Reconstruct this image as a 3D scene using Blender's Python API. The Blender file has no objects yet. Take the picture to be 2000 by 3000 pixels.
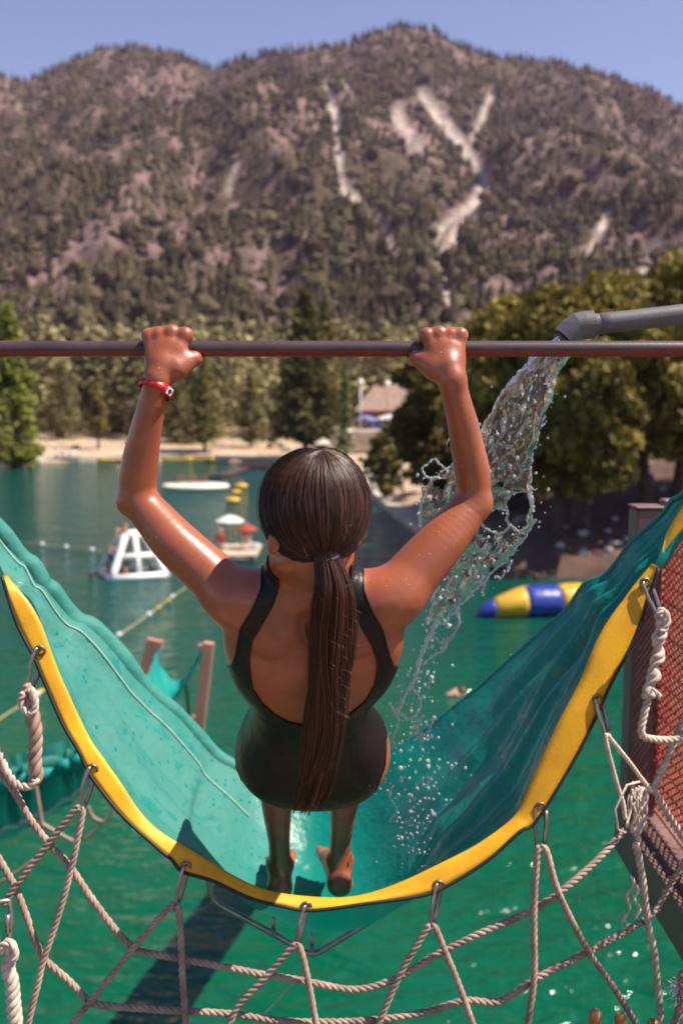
import bpy, math, random
import numpy as np
from mathutils import Matrix, Vector

random.seed(7)
RNG = np.random.default_rng(7)
SC = bpy.context.scene
COL = SC.collection

# ------------------------------------------------------------------ camera
CAM_H = 9.6                                   # metres above the lake
PITCH = math.radians(6.84)
FPX = 3000 * 35 / 36                          # focal length in photo pixels
cam_data = bpy.data.cameras.new('camera')
cam_data.sensor_fit = 'VERTICAL'
cam_data.sensor_height = 36
cam_data.sensor_width = 24
cam_data.lens = 35
cam_data.clip_start = 0.05
cam_data.clip_end = 20000
cam_data.dof.use_dof = True
cam_data.dof.focus_distance = 1.78
cam_data.dof.aperture_fstop = 3.4
cam_obj = bpy.data.objects.new('camera', cam_data)
COL.objects.link(cam_obj)
cam_obj.location = (0, 0, CAM_H)
cam_obj.rotation_euler = (math.radians(90) - PITCH, 0, 0)
SC.camera = cam_obj

# ------------------------------------------------------------------ sky and sun
SUN_AZ = math.radians(98)                     # from +Y (view direction) towards +X (right)
SUN_EL = math.radians(57)
world = bpy.data.worlds.new('World')
SC.world = world
world.use_nodes = True
wn = world.node_tree
for n in list(wn.nodes):
    wn.nodes.remove(n)
w_out = wn.nodes.new('ShaderNodeOutputWorld')
w_bg = wn.nodes.new('ShaderNodeBackground')
w_sky = wn.nodes.new('ShaderNodeTexSky')
w_sky.sky_type = 'NISHITA'
w_sky.sun_disc = False
w_sky.sun_elevation = SUN_EL
w_sky.sun_rotation = SUN_AZ
w_sky.altitude = 1500
w_sky.air_density = 1.0
w_sky.dust_density = 0.6
w_sky.ozone_density = 3.0
w_tint = wn.nodes.new('ShaderNodeMix')
w_tint.data_type = 'RGBA'
w_tint.blend_type = 'MULTIPLY'
w_tint.inputs[0].default_value = 1.0
w_tint.inputs[7].default_value = (1.28, 1.09, 1.10, 1)
wn.links.new(w_sky.outputs[0], w_tint.inputs[6])
wn.links.new(w_tint.outputs[2], w_bg.inputs[0])
w_bg.inputs[1].default_value = 0.078
wn.links.new(w_bg.outputs[0], w_out.inputs[0])

sun_data = bpy.data.lights.new('sun', 'SUN')
sun_data.energy = 5.0
sun_data.angle = math.radians(0.5)
sun_data.color = (1.0, 0.90, 0.76)
sun_obj = bpy.data.objects.new('sun', sun_data)
COL.objects.link(sun_obj)
to_sun = Vector((math.sin(SUN_AZ) * math.cos(SUN_EL), math.cos(SUN_AZ) * math.cos(SUN_EL), math.sin(SUN_EL)))
sun_obj.rotation_euler = to_sun.to_track_quat('Z', 'Y').to_euler()
sun_obj.location = (30, 20, 60)

vs = SC.view_settings
vs.view_transform = 'Standard'
vs.look = 'None'
vs.gamma = 1
vs.use_curve_mapping = False
vs.exposure = 0.90
SC.cycles.max_bounces = 10
SC.cycles.volume_bounces = 0
SC.cycles.transmission_bounces = 8
SC.cycles.transparent_max_bounces = 8
SC.cycles.sample_clamp_indirect = 6
SC.cycles.caustics_reflective = False
SC.cycles.caustics_refractive = False

# ------------------------------------------------------------------ measuring helpers
_f = np.array([0, math.cos(PITCH), -math.sin(PITCH)])
_u = np.array([0, math.sin(PITCH), math.cos(PITCH)])
_r = np.array([1.0, 0, 0])
CAM = np.array([0, 0, CAM_H])

def ray(px, py):
    return _f + _r * ((px - 1000) / FPX) - _u * ((py - 1500) / FPX)
def at(px, py, Y):
    """the point seen at photo pixel (px, py) that stands Y metres in front of the photographer"""
    d = ray(px, py)
    return CAM + d * (Y / d[1])
def ground(px, py, z=0.0):
    d = ray(px, py)
    return CAM + d * ((z - CAM_H) / d[2])
def mpp(px, py, Y):
    """metres per photo pixel there"""
    d = ray(px, py)
    return (Y / d[1]) / FPX
def project(P):
    Q = P - CAM
    dep = Q @ _f
    return 1000 + FPX * (Q @ _r) / dep, 1500 - FPX * (Q @ _u) / dep

# ------------------------------------------------------------------ noise
def _hash(ix, iy, seed):
    h = (ix.astype(np.int64) * 374761393 + iy.astype(np.int64) * 668265263 + seed * 974634777) & 0x7fffffff
    h = ((h ^ (h >> 13)) * 1274126177) & 0x7fffffff
    return ((h ^ (h >> 16)) & 0xffff) / 65535.0
def vnoise(x, y, seed=0):
    x = np.asarray(x, float); y = np.asarray(y, float)
    ix = np.floor(x); iy = np.floor(y)
    fx = x - ix; fy = y - iy
    fx = fx * fx * (3 - 2 * fx); fy = fy * fy * (3 - 2 * fy)
    a = _hash(ix, iy, seed); b = _hash(ix + 1, iy, seed)
    c = _hash(ix, iy + 1, seed); d = _hash(ix + 1, iy + 1, seed)
    return (a * (1 - fx) + b * fx) * (1 - fy) + (c * (1 - fx) + d * fx) * fy
def fbm(x, y, seed=0, octaves=4):
    s = 0; a = 0.5
    for o in range(octaves):
        s = s + a * vnoise(x * 2 ** o, y * 2 ** o, seed + o * 17)
        a *= 0.5
    return s / (1 - 0.5 ** octaves)

# ------------------------------------------------------------------ materials
MATS = {}
def mat(name, color, rough=0.6, var=0.0, vscale=8.0, color2=None, bump=0.0, bscale=60.0, spec=0.5,
        metallic=0.0, sss=0.0, trans=0.0, coat=0.0, attr=False, coords='Object', detail=4.0, roughvar=0.0, ramp=(0.35, 0.65), sheen=0.0):
    """a Principled material with procedural colour variation and relief"""
    if name in MATS:
        return MATS[name]
    m = bpy.data.materials.new(name)
    m.use_nodes = True
    t = m.node_tree
    b = t.nodes['Principled BSDF']
    b.inputs['Base Color'].default_value = (*color, 1)
    b.inputs['Roughness'].default_value = rough
    b.inputs['Metallic'].default_value = metallic
    b.inputs['Specular IOR Level'].default_value = spec
    b.inputs['Coat Weight'].default_value = coat
    b.inputs['Sheen Weight'].default_value = sheen
    if sss:
        b.inputs['Subsurface Weight'].default_value = sss
        b.inputs['Subsurface Radius'].default_value = (0.010, 0.004, 0.002)
        b.inputs['Subsurface Scale'].default_value = 1.0
    tc = t.nodes.new('ShaderNodeTexCoord')
    nz = t.nodes.new('ShaderNodeTexNoise')
    nz.inputs['Scale'].default_value = vscale
    nz.inputs['Detail'].default_value = detail
    t.links.new(tc.outputs[coords], nz.inputs['Vector'])
    src = None
    if attr:
        at_ = t.nodes.new('ShaderNodeAttribute')
        at_.attribute_name = 'Col'
        src = at_.outputs['Color']
    if color2 is not None or var:
        rp = t.nodes.new('ShaderNodeMapRange')
        rp.inputs['From Min'].default_value = ramp[0]
        rp.inputs['From Max'].default_value = ramp[1]
        t.links.new(nz.outputs['Fac'], rp.inputs['Value'])
        mx = t.nodes.new('ShaderNodeMix')
        mx.data_type = 'RGBA'
        c2 = color2 if color2 is not None else tuple(c * (1 - var) for c in color)
        if src is not None:
            mx.blend_type = 'MULTIPLY'
            mx.inputs[0].default_value = 1
            m2 = t.nodes.new('ShaderNodeMix'); m2.data_type = 'RGBA'
            m2.inputs[6].default_value = (1, 1, 1, 1)
            m2.inputs[7].default_value = (*(1 - var,) * 3, 1)
            t.links.new(rp.outputs[0], m2.inputs[0])
            t.links.new(src, mx.inputs[6]); t.links.new(m2.outputs[2], mx.inputs[7])
        else:
            mx.inputs[6].default_value = (*color, 1)
            mx.inputs[7].default_value = (*c2, 1)
            t.links.new(rp.outputs[0], mx.inputs[0])
        src = mx.outputs[2]
    if src is not None:
        t.links.new(src, b.inputs['Base Color'])
    if roughvar:
        rr = t.nodes.new('ShaderNodeMapRange')
        rr.inputs['To Min'].default_value = max(0.02, rough - roughvar)
        rr.inputs['To Max'].default_value = rough + roughvar
        rr.inputs['From Min'].default_value = 0.3; rr.inputs['From Max'].default_value = 0.7
        t.links.new(nz.outputs['Fac'], rr.inputs['Value'])
        t.links.new(rr.outputs[0], b.inputs['Roughness'])
    if bump:
        n2 = t.nodes.new('ShaderNodeTexNoise')
        n2.inputs['Scale'].default_value = bscale
        n2.inputs['Detail'].default_value = 3
        t.links.new(tc.outputs[coords], n2.inputs['Vector'])
        bp = t.nodes.new('ShaderNodeBump')
        bp.inputs['Strength'].default_value = bump
        bp.inputs['Distance'].default_value = 0.3 / bscale
        t.links.new(n2.outputs['Fac'], bp.inputs['Height'])
        t.links.new(bp.outputs[0], b.inputs['Normal'])
    if trans:
        out = t.nodes['Material Output']
        tr = t.nodes.new('ShaderNodeBsdfTranslucent')
        ms = t.nodes.new('ShaderNodeMixShader')
        ms.inputs[0].default_value = trans
        if src is not None:
            t.links.new(src, tr.inputs['Color'])
        else:
            tr.inputs['Color'].default_value = (*color, 1)
        t.links.new(b.outputs[0], ms.inputs[1]); t.links.new(tr.outputs[0], ms.inputs[2])
        t.links.new(ms.outputs[0], out.inputs['Surface'])
    MATS[name] = m
    return m

# ------------------------------------------------------------------ object helpers
def mesh_obj(name, V, F, material=None, parent=None, smooth=True, colors=None, mats=None, midx=None):
    me = bpy.data.meshes.new(name)
    V = np.asarray(V, dtype=np.float64)
    if isinstance(F, np.ndarray):
        nf, k = F.shape
        me.vertices.add(len(V)); me.vertices.foreach_set('co', V.ravel().astype(np.float32))
        me.loops.add(nf * k); me.loops.foreach_set('vertex_index', F.ravel().astype(np.int32))
        me.polygons.add(nf)
        me.polygons.foreach_set('loop_start', np.arange(0, nf * k, k, dtype=np.int32))
        me.polygons.foreach_set('loop_total', np.full(nf, k, dtype=np.int32))
        me.update(calc_edges=True)
    else:
        me.from_pydata([tuple(v) for v in V], [], [tuple(f) for f in F])
    me.validate()
    me.polygons.foreach_set('use_smooth', np.full(len(me.polygons), bool(smooth)))
    if colors is not None:
        ca = me.color_attributes.new('Col', 'FLOAT_COLOR', 'POINT')
        cc = np.ones((len(V), 4), dtype=np.float32); cc[:, :3] = colors
        ca.data.foreach_set('color', cc.ravel())
    if material is not None:
        me.materials.append(material)
    if mats:
        for m_ in mats: me.materials.append(m_)
        if midx is not None: me.polygons.foreach_set('material_index', np.asarray(midx, dtype=np.int32))
    o = bpy.data.objects.new(name, me)
    COL.objects.link(o)
    if parent is not None:
        o.parent = parent
        if parent.type == 'EMPTY':
            o.matrix_parent_inverse = Matrix.Translation(-Vector(parent.location))
    return o

def tag(o, label=None, cat=None, group=None, kind=None):
    if label: o['label'] = label
    if cat: o['category'] = cat
    if group: o['group'] = group
    if kind: o['kind'] = kind
    return o
def thing(name, label, cat, loc=(0, 0, 0), group=None):
    o = bpy.data.objects.new(name, None)
    o.empty_display_size = 0.1
    COL.objects.link(o)
    o.location = tuple(float(c) for c in loc)
    return tag(o, label, cat, group)

class MB:
    """collects shapes in world coordinates; build() links them as ONE mesh object"""
    def __init__(self):
        self.V = []; self.F = []
    def add(self, V, F):
        n = len(self.V)
        self.V += [tuple(v) for v in V]
        self.F += [tuple(i + n for i in f) for f in F]
        return self
    def tube(self, path, r, sides=8, caps=True, closed=False):
        path = np.asarray(path, float)
        n = len(path)
        r = np.full(n, r) if np.isscalar(r) else np.asarray(r, float)
        if closed:
            tan = np.roll(path, -1, 0) - np.roll(path, 1, 0)
        else:
            tan = np.gradient(path, axis=0)
        tan /= np.linalg.norm(tan, axis=1)[:, None] + 1e-12
        up = np.array([0, 0, 1.0])
        if abs(tan[0] @ up) > 0.9: up = np.array([1.0, 0, 0])
        a = np.cross(tan[0], up); a /= np.linalg.norm(a)
        ang = np.linspace(0, 2 * math.pi, sides, endpoint=False)
        V = []
        for i in range(n):
            a = a - tan[i] * (a @ tan[i]); a /= np.linalg.norm(a) + 1e-12
            b = np.cross(tan[i], a)
            for t in ang:
                V.append(path[i] + r[i] * (math.cos(t) * a + math.sin(t) * b))
        F = []
        m = n if closed else n - 1
        for i in range(m):
            j = (i + 1) % n
            for k in range(sides):
                k2 = (k + 1) % sides
                F.append((i * sides + k, i * sides + k2, j * sides + k2, j * sides + k))
        if caps and not closed:
            F.append(tuple(range(sides - 1, -1, -1)))
            F.append(tuple((n - 1) * sides + k for k in range(sides)))
        return self.add(V, F)
    def box(self, c, size, rz=0.0, taper=1.0, rx=0.0, bev=0.0):
        sx, sy, sz = [s / 2 for s in size]
        M = Matrix.Rotation(rz, 3, 'Z') @ Matrix.Rotation(rx, 3, 'X')
        if bev <= 0:
            V = []
            for z, k in ((-sz, 1), (sz, taper)):
                for x, y in ((-sx, -sy), (sx, -sy), (sx, sy), (-sx, sy)):
                    v = M @ Vector((x * k, y * k, z)); V.append((v.x + c[0], v.y + c[1], v.z + c[2]))
            return self.add(V, [(3, 2, 1, 0), (4, 5, 6, 7), (0, 1, 5, 4), (1, 2, 6, 5), (2, 3, 7, 6), (3, 0, 4, 7)])
        V = []; F = []
        lv = [(-sz, -bev), (-sz + bev, 0), (sz - bev, 0), (sz, -bev)]
        for z, inset in lv:
            x_, y_ = sx + inset, sy + inset
            b = bev if inset == 0 else bev * 0.6
            for x, y in ((-x_ + b, -y_), (x_ - b, -y_), (x_, -y_ + b), (x_, y_ - b), (x_ - b, y_), (-x_ + b, y_), (-x_, y_ - b), (-x_, -y_ + b)):
                v = M @ Vector((x, y, z)); V.append((v.x + c[0], v.y + c[1], v.z + c[2]))
        for l in range(3):
            for k in range(8):
                k2 = (k + 1) % 8
                F.append((l * 8 + k, l * 8 + k2, l * 8 + 8 + k2, l * 8 + 8 + k))
        F.append(tuple(range(7, -1, -1))); F.append(tuple(24 + k for k in range(8)))
        return self.add(V, F)
    def beam(self, a, b, w, h):
        """square bar from a to b"""
        a = np.asarray(a, float); b = np.asarray(b, float)
        t = (b - a) / np.linalg.norm(b - a)
        up = np.array([0, 0, 1.0]) if abs(t[2]) < 0.95 else np.array([0, 1.0, 0])
        s = np.cross(t, up); s /= np.linalg.norm(s); u2 = np.cross(s, t)
        V = []
        for p in (a, b):
            for x, y in ((-1, -1), (1, -1), (1, 1), (-1, 1)):
                V.append(p + s * x * w / 2 + u2 * y * h / 2)
        return self.add(V, [(0, 1, 2, 3), (7, 6, 5, 4), (0, 4, 5, 1), (1, 5, 6, 2), (2, 6, 7, 3), (3, 7, 4, 0)])
    def lathe(self, c, prof, sides=24, axis='Z', rot=None):
        V = []; F = []
        for r, z in prof:
            for k in range(sides):
                a = 2 * math.pi * k / sides
                v = Vector((r * math.cos(a), r * math.sin(a), z))
                if rot is not None: v = rot @ v
                V.append((v.x + c[0], v.y + c[1], v.z + c[2]))
        for i in range(len(prof) - 1):
            for k in range(sides):
                k2 = (k + 1) % sides
                F.append((i * sides + k, i * sides + k2, (i + 1) * sides + k2, (i + 1) * sides + k))
        F.append(tuple(range(sides - 1, -1, -1)))
        F.append(tuple((len(prof) - 1) * sides + k for k in range(sides)))
        return self.add(V, F)
    def ball(self, c, r, seg=8, ring=6, sq=(1, 1, 1)):
        V = [(c[0], c[1], c[2] - r * sq[2])]
        for i in range(1, ring):
            p = math.pi * i / ring - math.pi / 2
            for k in range(seg):
                a = 2 * math.pi * k / seg
                V.append((c[0] + r * sq[0] * math.cos(p) * math.cos(a), c[1] + r * sq[1] * math.cos(p) * math.sin(a), c[2] + r * sq[2] * math.sin(p)))
        V.append((c[0], c[1], c[2] + r * sq[2]))
        F = []
        for k in range(seg): F.append((0, 1 + (k + 1) % seg, 1 + k))
        for i in range(ring - 2):
            for k in range(seg):
                k2 = (k + 1) % seg
                F.append((1 + i * seg + k, 1 + i * seg + k2, 1 + (i + 1) * seg + k2, 1 + (i + 1) * seg + k))
        n = len(V) - 1
        for k in range(seg): F.append((n, 1 + (ring - 2) * seg + k, 1 + (ring - 2) * seg + (k + 1) % seg))
        return self.add(V, F)
    def build(self, name, material=None, parent=None, smooth=True):
        return mesh_obj(name, self.V, self.F, material, parent, smooth)

def resample(pts, n, smooth=True):
    """n points along a polyline; smooth = Catmull-Rom"""
    pts = np.asarray(pts, float)
    if smooth and len(pts) > 2:
        P = np.vstack([2 * pts[0] - pts[1], pts, 2 * pts[-1] - pts[-2]])
        out = []
        for i in range(1, len(P) - 2):
            for t in np.linspace(0, 1, 12, endpoint=False):
                a, b, c, d = P[i - 1], P[i], P[i + 1], P[i + 2]
                out.append(0.5 * (2 * b + (c - a) * t + (2 * a - 5 * b + 4 * c - d) * t * t + (3 * b - a - 3 * c + d) * t ** 3))
        out.append(pts[-1])
        pts = np.array(out)
    L = np.concatenate([[0], np.cumsum(np.linalg.norm(np.diff(pts, axis=0), axis=1))])
    s = np.linspace(0, L[-1], n)
    return np.stack([np.interp(s, L, pts[:, k]) for k in range(pts.shape[1])], 1)

# ------------------------------------------------------------------ bodies: smooth unions of rounded limbs, one continuous skin
def cone_prim(a, b, ra, rb, k=0.02):
    a = np.asarray(a, float); b = np.asarray(b, float)
    R = max(ra, rb)
    ba = b - a; L2 = ba @ ba
    def fn(X, Y, Z):
        px, py, pz = X - a[0], Y - a[1], Z - a[2]
        h = np.clip((px * ba[0] + py * ba[1] + pz * ba[2]) / L2, 0, 1)
        return np.sqrt((px - ba[0] * h) ** 2 + (py - ba[1] * h) ** 2 + (pz - ba[2] * h) ** 2) - (ra + (rb - ra) * h)
    return fn, np.minimum(a, b) - R, np.maximum(a, b) + R, k
def ell_prim(c, r, R=None, k=0.02, neg=False):
    """R: 3x3, columns = the ellipsoid's axes"""
    c = np.asarray(c, float); r = np.asarray(r, float)
    R = np.eye(3) if R is None else np.asarray(R, float)
    m = max(r)
    def fn(X, Y, Z):
        px, py, pz = X - c[0], Y - c[1], Z - c[2]
        q = [px * R[0, i] + py * R[1, i] + pz * R[2, i] for i in range(3)]
        k0 = np.sqrt(sum((q[i] / r[i]) ** 2 for i in range(3)))
        k1 = np.sqrt(sum((q[i] / r[i] ** 2) ** 2 for i in range(3))) + 1e-9
        return k0 * (k0 - 1) / k1
    return fn, c - m, c + m, k, neg
def sdf_mesh(prims, h):
    lo = np.min([p[1] for p in prims], 0) - 4 * h
    hi = np.max([p[2] for p in prims], 0) + 4 * h
    n = np.ceil((hi - lo) / h).astype(int) + 1
    ax = [(lo[i] + h * np.arange(n[i])).astype(np.float32) for i in range(3)]
    val = np.full(n, 1.0, dtype=np.float32)
    for p in prims:
        fn, plo, phi, k = p[:4]
        neg = len(p) > 4 and p[4]
        i0 = np.maximum(np.floor((plo - k - 3 * h - lo) / h).astype(int), 0)
        i1 = np.minimum(np.ceil((phi + k + 3 * h - lo) / h).astype(int) + 1, n)
        sl = tuple(slice(i0[i], i1[i]) for i in range(3))
        X = ax[0][sl[0]][:, None, None]; Y = ax[1][sl[1]][None, :, None]; Z = ax[2][sl[2]][None, None, :]
        d = fn(X, Y, Z)
        v = val[sl]
        if neg:
            hh = np.clip(0.5 - 0.5 * (v + d) / k, 0, 1)
            val[sl] = v * (1 - hh) - d * hh + k * hh * (1 - hh)
        else:
            hh = np.clip(0.5 + 0.5 * (v - d) / k, 0, 1)
            val[sl] = v * (1 - hh) + d * hh - k * hh * (1 - hh)
    ins = val < 0
    s = np.zeros(np.array(n) - 1, dtype=np.uint8)
    for dx in (0, 1):
        for dy in (0, 1):
            for dz in (0, 1):
                s += ins[dx:n[0] - 1 + dx, dy:n[1] - 1 + dy, dz:n[2] - 1 + dz]
    act = np.argwhere((s > 0) & (s < 8))
    idx = np.full(np.array(n) - 1, -1, dtype=np.int32)
    idx[act[:, 0], act[:, 1], act[:, 2]] = np.arange(len(act))
    corners = [(dx, dy, dz) for dx in (0, 1) for dy in (0, 1) for dz in (0, 1)]
    cv = {c: val[act[:, 0] + c[0], act[:, 1] + c[1], act[:, 2] + c[2]] for c in corners}
    acc = np.zeros((len(act), 3)); cnt = np.zeros(len(act))
    for c in corners:
        for axis in range(3):
            if c[axis] == 0:
                c2 = list(c); c2[axis] = 1; c2 = tuple(c2)
                a, b = cv[c], cv[c2]
                m = (a < 0) != (b < 0)
                t = np.where(m, a / np.where(m, a - b, 1), 0)
                p = np.repeat(np.array(c, float)[None], len(act), 0); p[:, axis] = t
                acc[m] += p[m]; cnt[m] += 1
    V = lo + h * (act + acc / cnt[:, None])
    F = []
    for axis in range(3):
        sl0 = [slice(1, n[i] - 1) for i in range(3)]; sl1 = list(sl0)
        sl0[axis] = slice(0, n[axis] - 1); sl1[axis] = slice(1, n[axis])
        a = ins[tuple(sl0)]; b = ins[tuple(sl1)]
        e = np.argwhere(a != b)
        flip = a[e[:, 0], e[:, 1], e[:, 2]]
        o = np.array([1, 1, 1]); o[axis] = 0
        e = e + o
        u, w = [(1, 2), (2, 0), (0, 1)][axis]
        q = []
        for du, dw in ((0, 0), (-1, 0), (-1, -1), (0, -1)):
            g = e.copy(); g[:, u] += du; g[:, w] += dw
            q.append(idx[g[:, 0], g[:, 1], g[:, 2]])
        q = np.stack(q, 1)
        q[~flip] = q[~flip][:, ::-1]
        F.append(q)
    F = np.vstack(F)
    F = F[(F >= 0).all(1)]
    return V, F
def eval_sdf(prims, P):
    v = np.full(len(P), 1.0)
    for p in prims:
        if len(p) > 4 and p[4]: continue
        d = p[0](P[:, 0], P[:, 1], P[:, 2]); k = p[3]
        hh = np.clip(0.5 + 0.5 * (v - d) / k, 0, 1)
        v = v * (1 - hh) + d * hh - k * hh * (1 - hh)
    return v
def vert_normals(V, F):
    n = np.cross(V[F[:, 2]] - V[F[:, 0]], V[F[:, 3 if F.shape[1] > 3 else 1]] - V[F[:, 1 if F.shape[1] > 3 else 0]])
    if F.shape[1] == 3:
        n = np.cross(V[F[:, 1]] - V[F[:, 0]], V[F[:, 2]] - V[F[:, 0]])
    N = np.zeros_like(V)
    for k in range(F.shape[1]): np.add.at(N, F[:, k], n)
    return N / (np.linalg.norm(N, axis=1)[:, None] + 1e-12)
def relax(V, F, it=2, lam=0.5):
    for _ in range(it):
        acc = np.zeros_like(V); cnt = np.zeros(len(V))
        for k in range(F.shape[1]):
            j = (k + 1) % F.shape[1]
            np.add.at(acc, F[:, k], V[F[:, j]]); np.add.at(cnt, F[:, k], 1)
            np.add.at(acc, F[:, j], V[F[:, k]]); np.add.at(cnt, F[:, j], 1)
        V = V + lam * (acc / np.maximum(cnt, 1)[:, None] - V)
    return V
def poly_sd(poly, u, v):
    """signed distance to a closed 2D polygon, positive inside"""
    poly = np.asarray(poly, float)
    d = np.full(len(u), 1e9); inside = np.zeros(len(u), bool)
    for i in range(len(poly)):
        a = poly[i]; b = poly[(i + 1) % len(poly)]
        e = b - a
        t = np.clip(((u - a[0]) * e[0] + (v - a[1]) * e[1]) / (e @ e + 1e-9), 0, 1)
        d = np.minimum(d, np.hypot(u - a[0] - t * e[0], v - a[1] - t * e[1]))
        c = (a[1] > v) != (b[1] > v)
        xx = a[0] + (v - a[1]) * e[0] / (e[1] if abs(e[1]) > 1e-9 else 1e-9)
        inside ^= c & (u < xx)
    return np.where(inside, d, -d)
def clip_surface(V, F, s, off, N):
    """the part of the surface where s > 0, cut cleanly at s = 0 and lifted by off along N"""
    T = np.vstack([F[:, [0, 1, 2]], F[:, [0, 2, 3]]])
    ok = (s[T] > 0).any(1)
    T = T[ok]
    W = V + N * off
    nv = {}; out = []; faces = []; S = []
    def vid(i):
        if i not in nv:
            nv[i] = len(out); out.append(W[i])
        return nv[i]
    def eid(i, j):
        key = (i, j) if i < j else (j, i)
        if key not in nv:
            a, b = key
            t = s[a] / (s[a] - s[b])
            nv[key] = len(out); out.append(W[a] + (W[b] - W[a]) * t)
        return nv[key]
    for tri in T:
        pts = []
        for k in range(3):
            i, j = int(tri[k]), int(tri[(k + 1) % 3])
            if s[i] > 0: pts.append(vid(i))
            if (s[i] > 0) != (s[j] > 0): pts.append(eid(i, j))
        if len(pts) >= 3: faces.append(tuple(pts))
    return np.array(out), faces

# =================================================================== THE SETTING
# ---------------------------------------------------------------- lake
def lake_material():
    m = bpy.data.materials.new('lake_water'); m.use_nodes = True
    t = m.node_tree; b = t.nodes['Principled BSDF']
    tc = t.nodes.new('ShaderNodeTexCoord')
    n0 = t.nodes.new('ShaderNodeTexNoise'); n0.inputs['Scale'].default_value = 0.10; n0.inputs['Detail'].default_value = 3
    t.links.new(tc.outputs['Object'], n0.inputs['Vector'])
    mp = t.nodes.new('ShaderNodeMapRange'); mp.inputs[1].default_value = 0.35; mp.inputs[2].default_value = 0.65
    t.links.new(n0.outputs['Fac'], mp.inputs[0])
    mx = t.nodes.new('ShaderNodeMix'); mx.data_type = 'RGBA'
    mx.inputs[6].default_value = (0.0006, 0.068, 0.030, 1)
    mx.inputs[7].default_value = (0.0008, 0.076, 0.040, 1)
    t.links.new(mp.outputs[0], mx.inputs[0])
    # emerald by the tower, grading to a darker blue-green further out
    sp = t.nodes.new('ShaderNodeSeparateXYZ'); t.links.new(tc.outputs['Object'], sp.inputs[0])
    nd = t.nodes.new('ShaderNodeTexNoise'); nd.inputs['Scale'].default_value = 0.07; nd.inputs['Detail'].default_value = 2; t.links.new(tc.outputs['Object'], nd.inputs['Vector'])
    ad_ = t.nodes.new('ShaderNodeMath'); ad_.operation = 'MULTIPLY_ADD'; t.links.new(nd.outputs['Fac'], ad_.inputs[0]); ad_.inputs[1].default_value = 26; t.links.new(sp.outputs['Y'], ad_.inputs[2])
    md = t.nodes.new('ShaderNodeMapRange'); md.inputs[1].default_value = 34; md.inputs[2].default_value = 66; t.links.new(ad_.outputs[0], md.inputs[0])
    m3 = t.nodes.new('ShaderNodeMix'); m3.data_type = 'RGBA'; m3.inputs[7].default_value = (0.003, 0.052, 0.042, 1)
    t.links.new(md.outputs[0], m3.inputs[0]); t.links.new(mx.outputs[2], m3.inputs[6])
    t.links.new(m3.outputs[2], b.inputs['Base Color'])
    b.inputs['Roughness'].default_value = 0.10
    b.inputs['IOR'].default_value = 1.33
    # ripples: two trains of noise, stretched across the wind
    hs = []
    for sc, dist, w in (((0.9, 1.9, 1), 0.6, 1.0), ((2.6, 4.4, 1), 0.4, 0.35), ((0.22, 0.4, 1), 0.2, 1.4)):
        mpn = t.nodes.new('ShaderNodeMapping'); mpn.inputs['Scale'].default_value = sc
        mpn.inputs['Rotation'].default_value = (0, 0, 0.25)
        t.links.new(tc.outputs['Object'], mpn.inputs[0])
        nn = t.nodes.new('ShaderNodeTexNoise'); nn.inputs['Scale'].default_value = 1.0
        nn.inputs['Detail'].default_value = 2; nn.inputs['Distortion'].default_value = dist
        t.links.new(mpn.outputs[0], nn.inputs['Vector'])
        ml = t.nodes.new('ShaderNodeMath'); ml.operation = 'MULTIPLY'; ml.inputs[1].default_value = w
        t.links.new(nn.outputs['Fac'], ml.inputs[0]); hs.append(ml.outputs[0])
    a = t.nodes.new('ShaderNodeMath'); a.operation = 'ADD'; t.links.new(hs[0], a.inputs[0]); t.links.new(hs[1], a.inputs[1])
    a2 = t.nodes.new('ShaderNodeMath'); a2.operation = 'ADD'; t.links.new(a.outputs[0], a2.inputs[0]); t.links.new(hs[2], a2.inputs[1])
    bp = t.nodes.new('ShaderNodeBump'); bp.inputs['Strength'].default_value = 1.0; bp.inputs['Distance'].default_value = 0.26
    t.links.new(a2.outputs[0], bp.inputs['Height']); t.links.new(bp.outputs[0], b.inputs['Normal'])
    return m
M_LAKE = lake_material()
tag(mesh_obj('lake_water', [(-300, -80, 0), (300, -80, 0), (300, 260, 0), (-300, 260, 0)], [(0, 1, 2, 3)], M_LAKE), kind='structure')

# ---------------------------------------------------------------- land round the lake
SHORE_PX = [(2160, 1780), (2000, 1715), (1860, 1700), (1700, 1694), (1560, 1694), (1430, 1690), (1330, 1640), (1200, 1548), (1110, 1478),
            (1060, 1420), (1010, 1375), (900, 1358), (760, 1352), (620, 1349), (480, 1348), (330, 1350), (240, 1353), (130, 1354), (60, 1366), (0, 1378), (-120, 1396), (-300, 1420)]
SHORE = np.array([ground(x, y)[:2] for x, y in SHORE_PX])
LAKE_POLY = np.vstack([[[90, -100]], [[60, 20]], SHORE, [[-140, 60]], [[-120, -100]]])
def land_height(x, y):
    sd = -poly_sd(LAKE_POLY, x, y)           # positive on land
    z = np.where(sd < 0, np.maximum(-2.0, sd * 0.6) - 0.15, 0.25 + 0.9 * (1 - np.exp(-np.maximum(sd, 0) / 2.5)) + np.maximum(sd - 3, 0) * 0.035)
    right = np.clip((x - 2) / 14, 0, 1) * np.clip((110 - y) / 30, 0, 1)
    z = z + np.where(sd > 0, right * np.minimum(sd * 0.22, 5.0), 0)
    return z + np.where(sd > 0, 0.35 * (fbm(x / 5, y / 5, 3) - 0.5) * np.clip(sd / 3, 0, 1), 0)
gx = np.concatenate([np.arange(-260, -90, 10.0), np.arange(-90, 60, 1.5), np.arange(60, 261, 10.0)])
gy = np.concatenate([np.arange(30, 165, 1.5), np.arange(165, 330, 8.0)])
GX, GY = np.meshgrid(gx, gy, indexing='ij')
GZ = land_height(GX.ravel(), GY.ravel())
ii = np.arange(GX.size).reshape(GX.shape)
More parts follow.
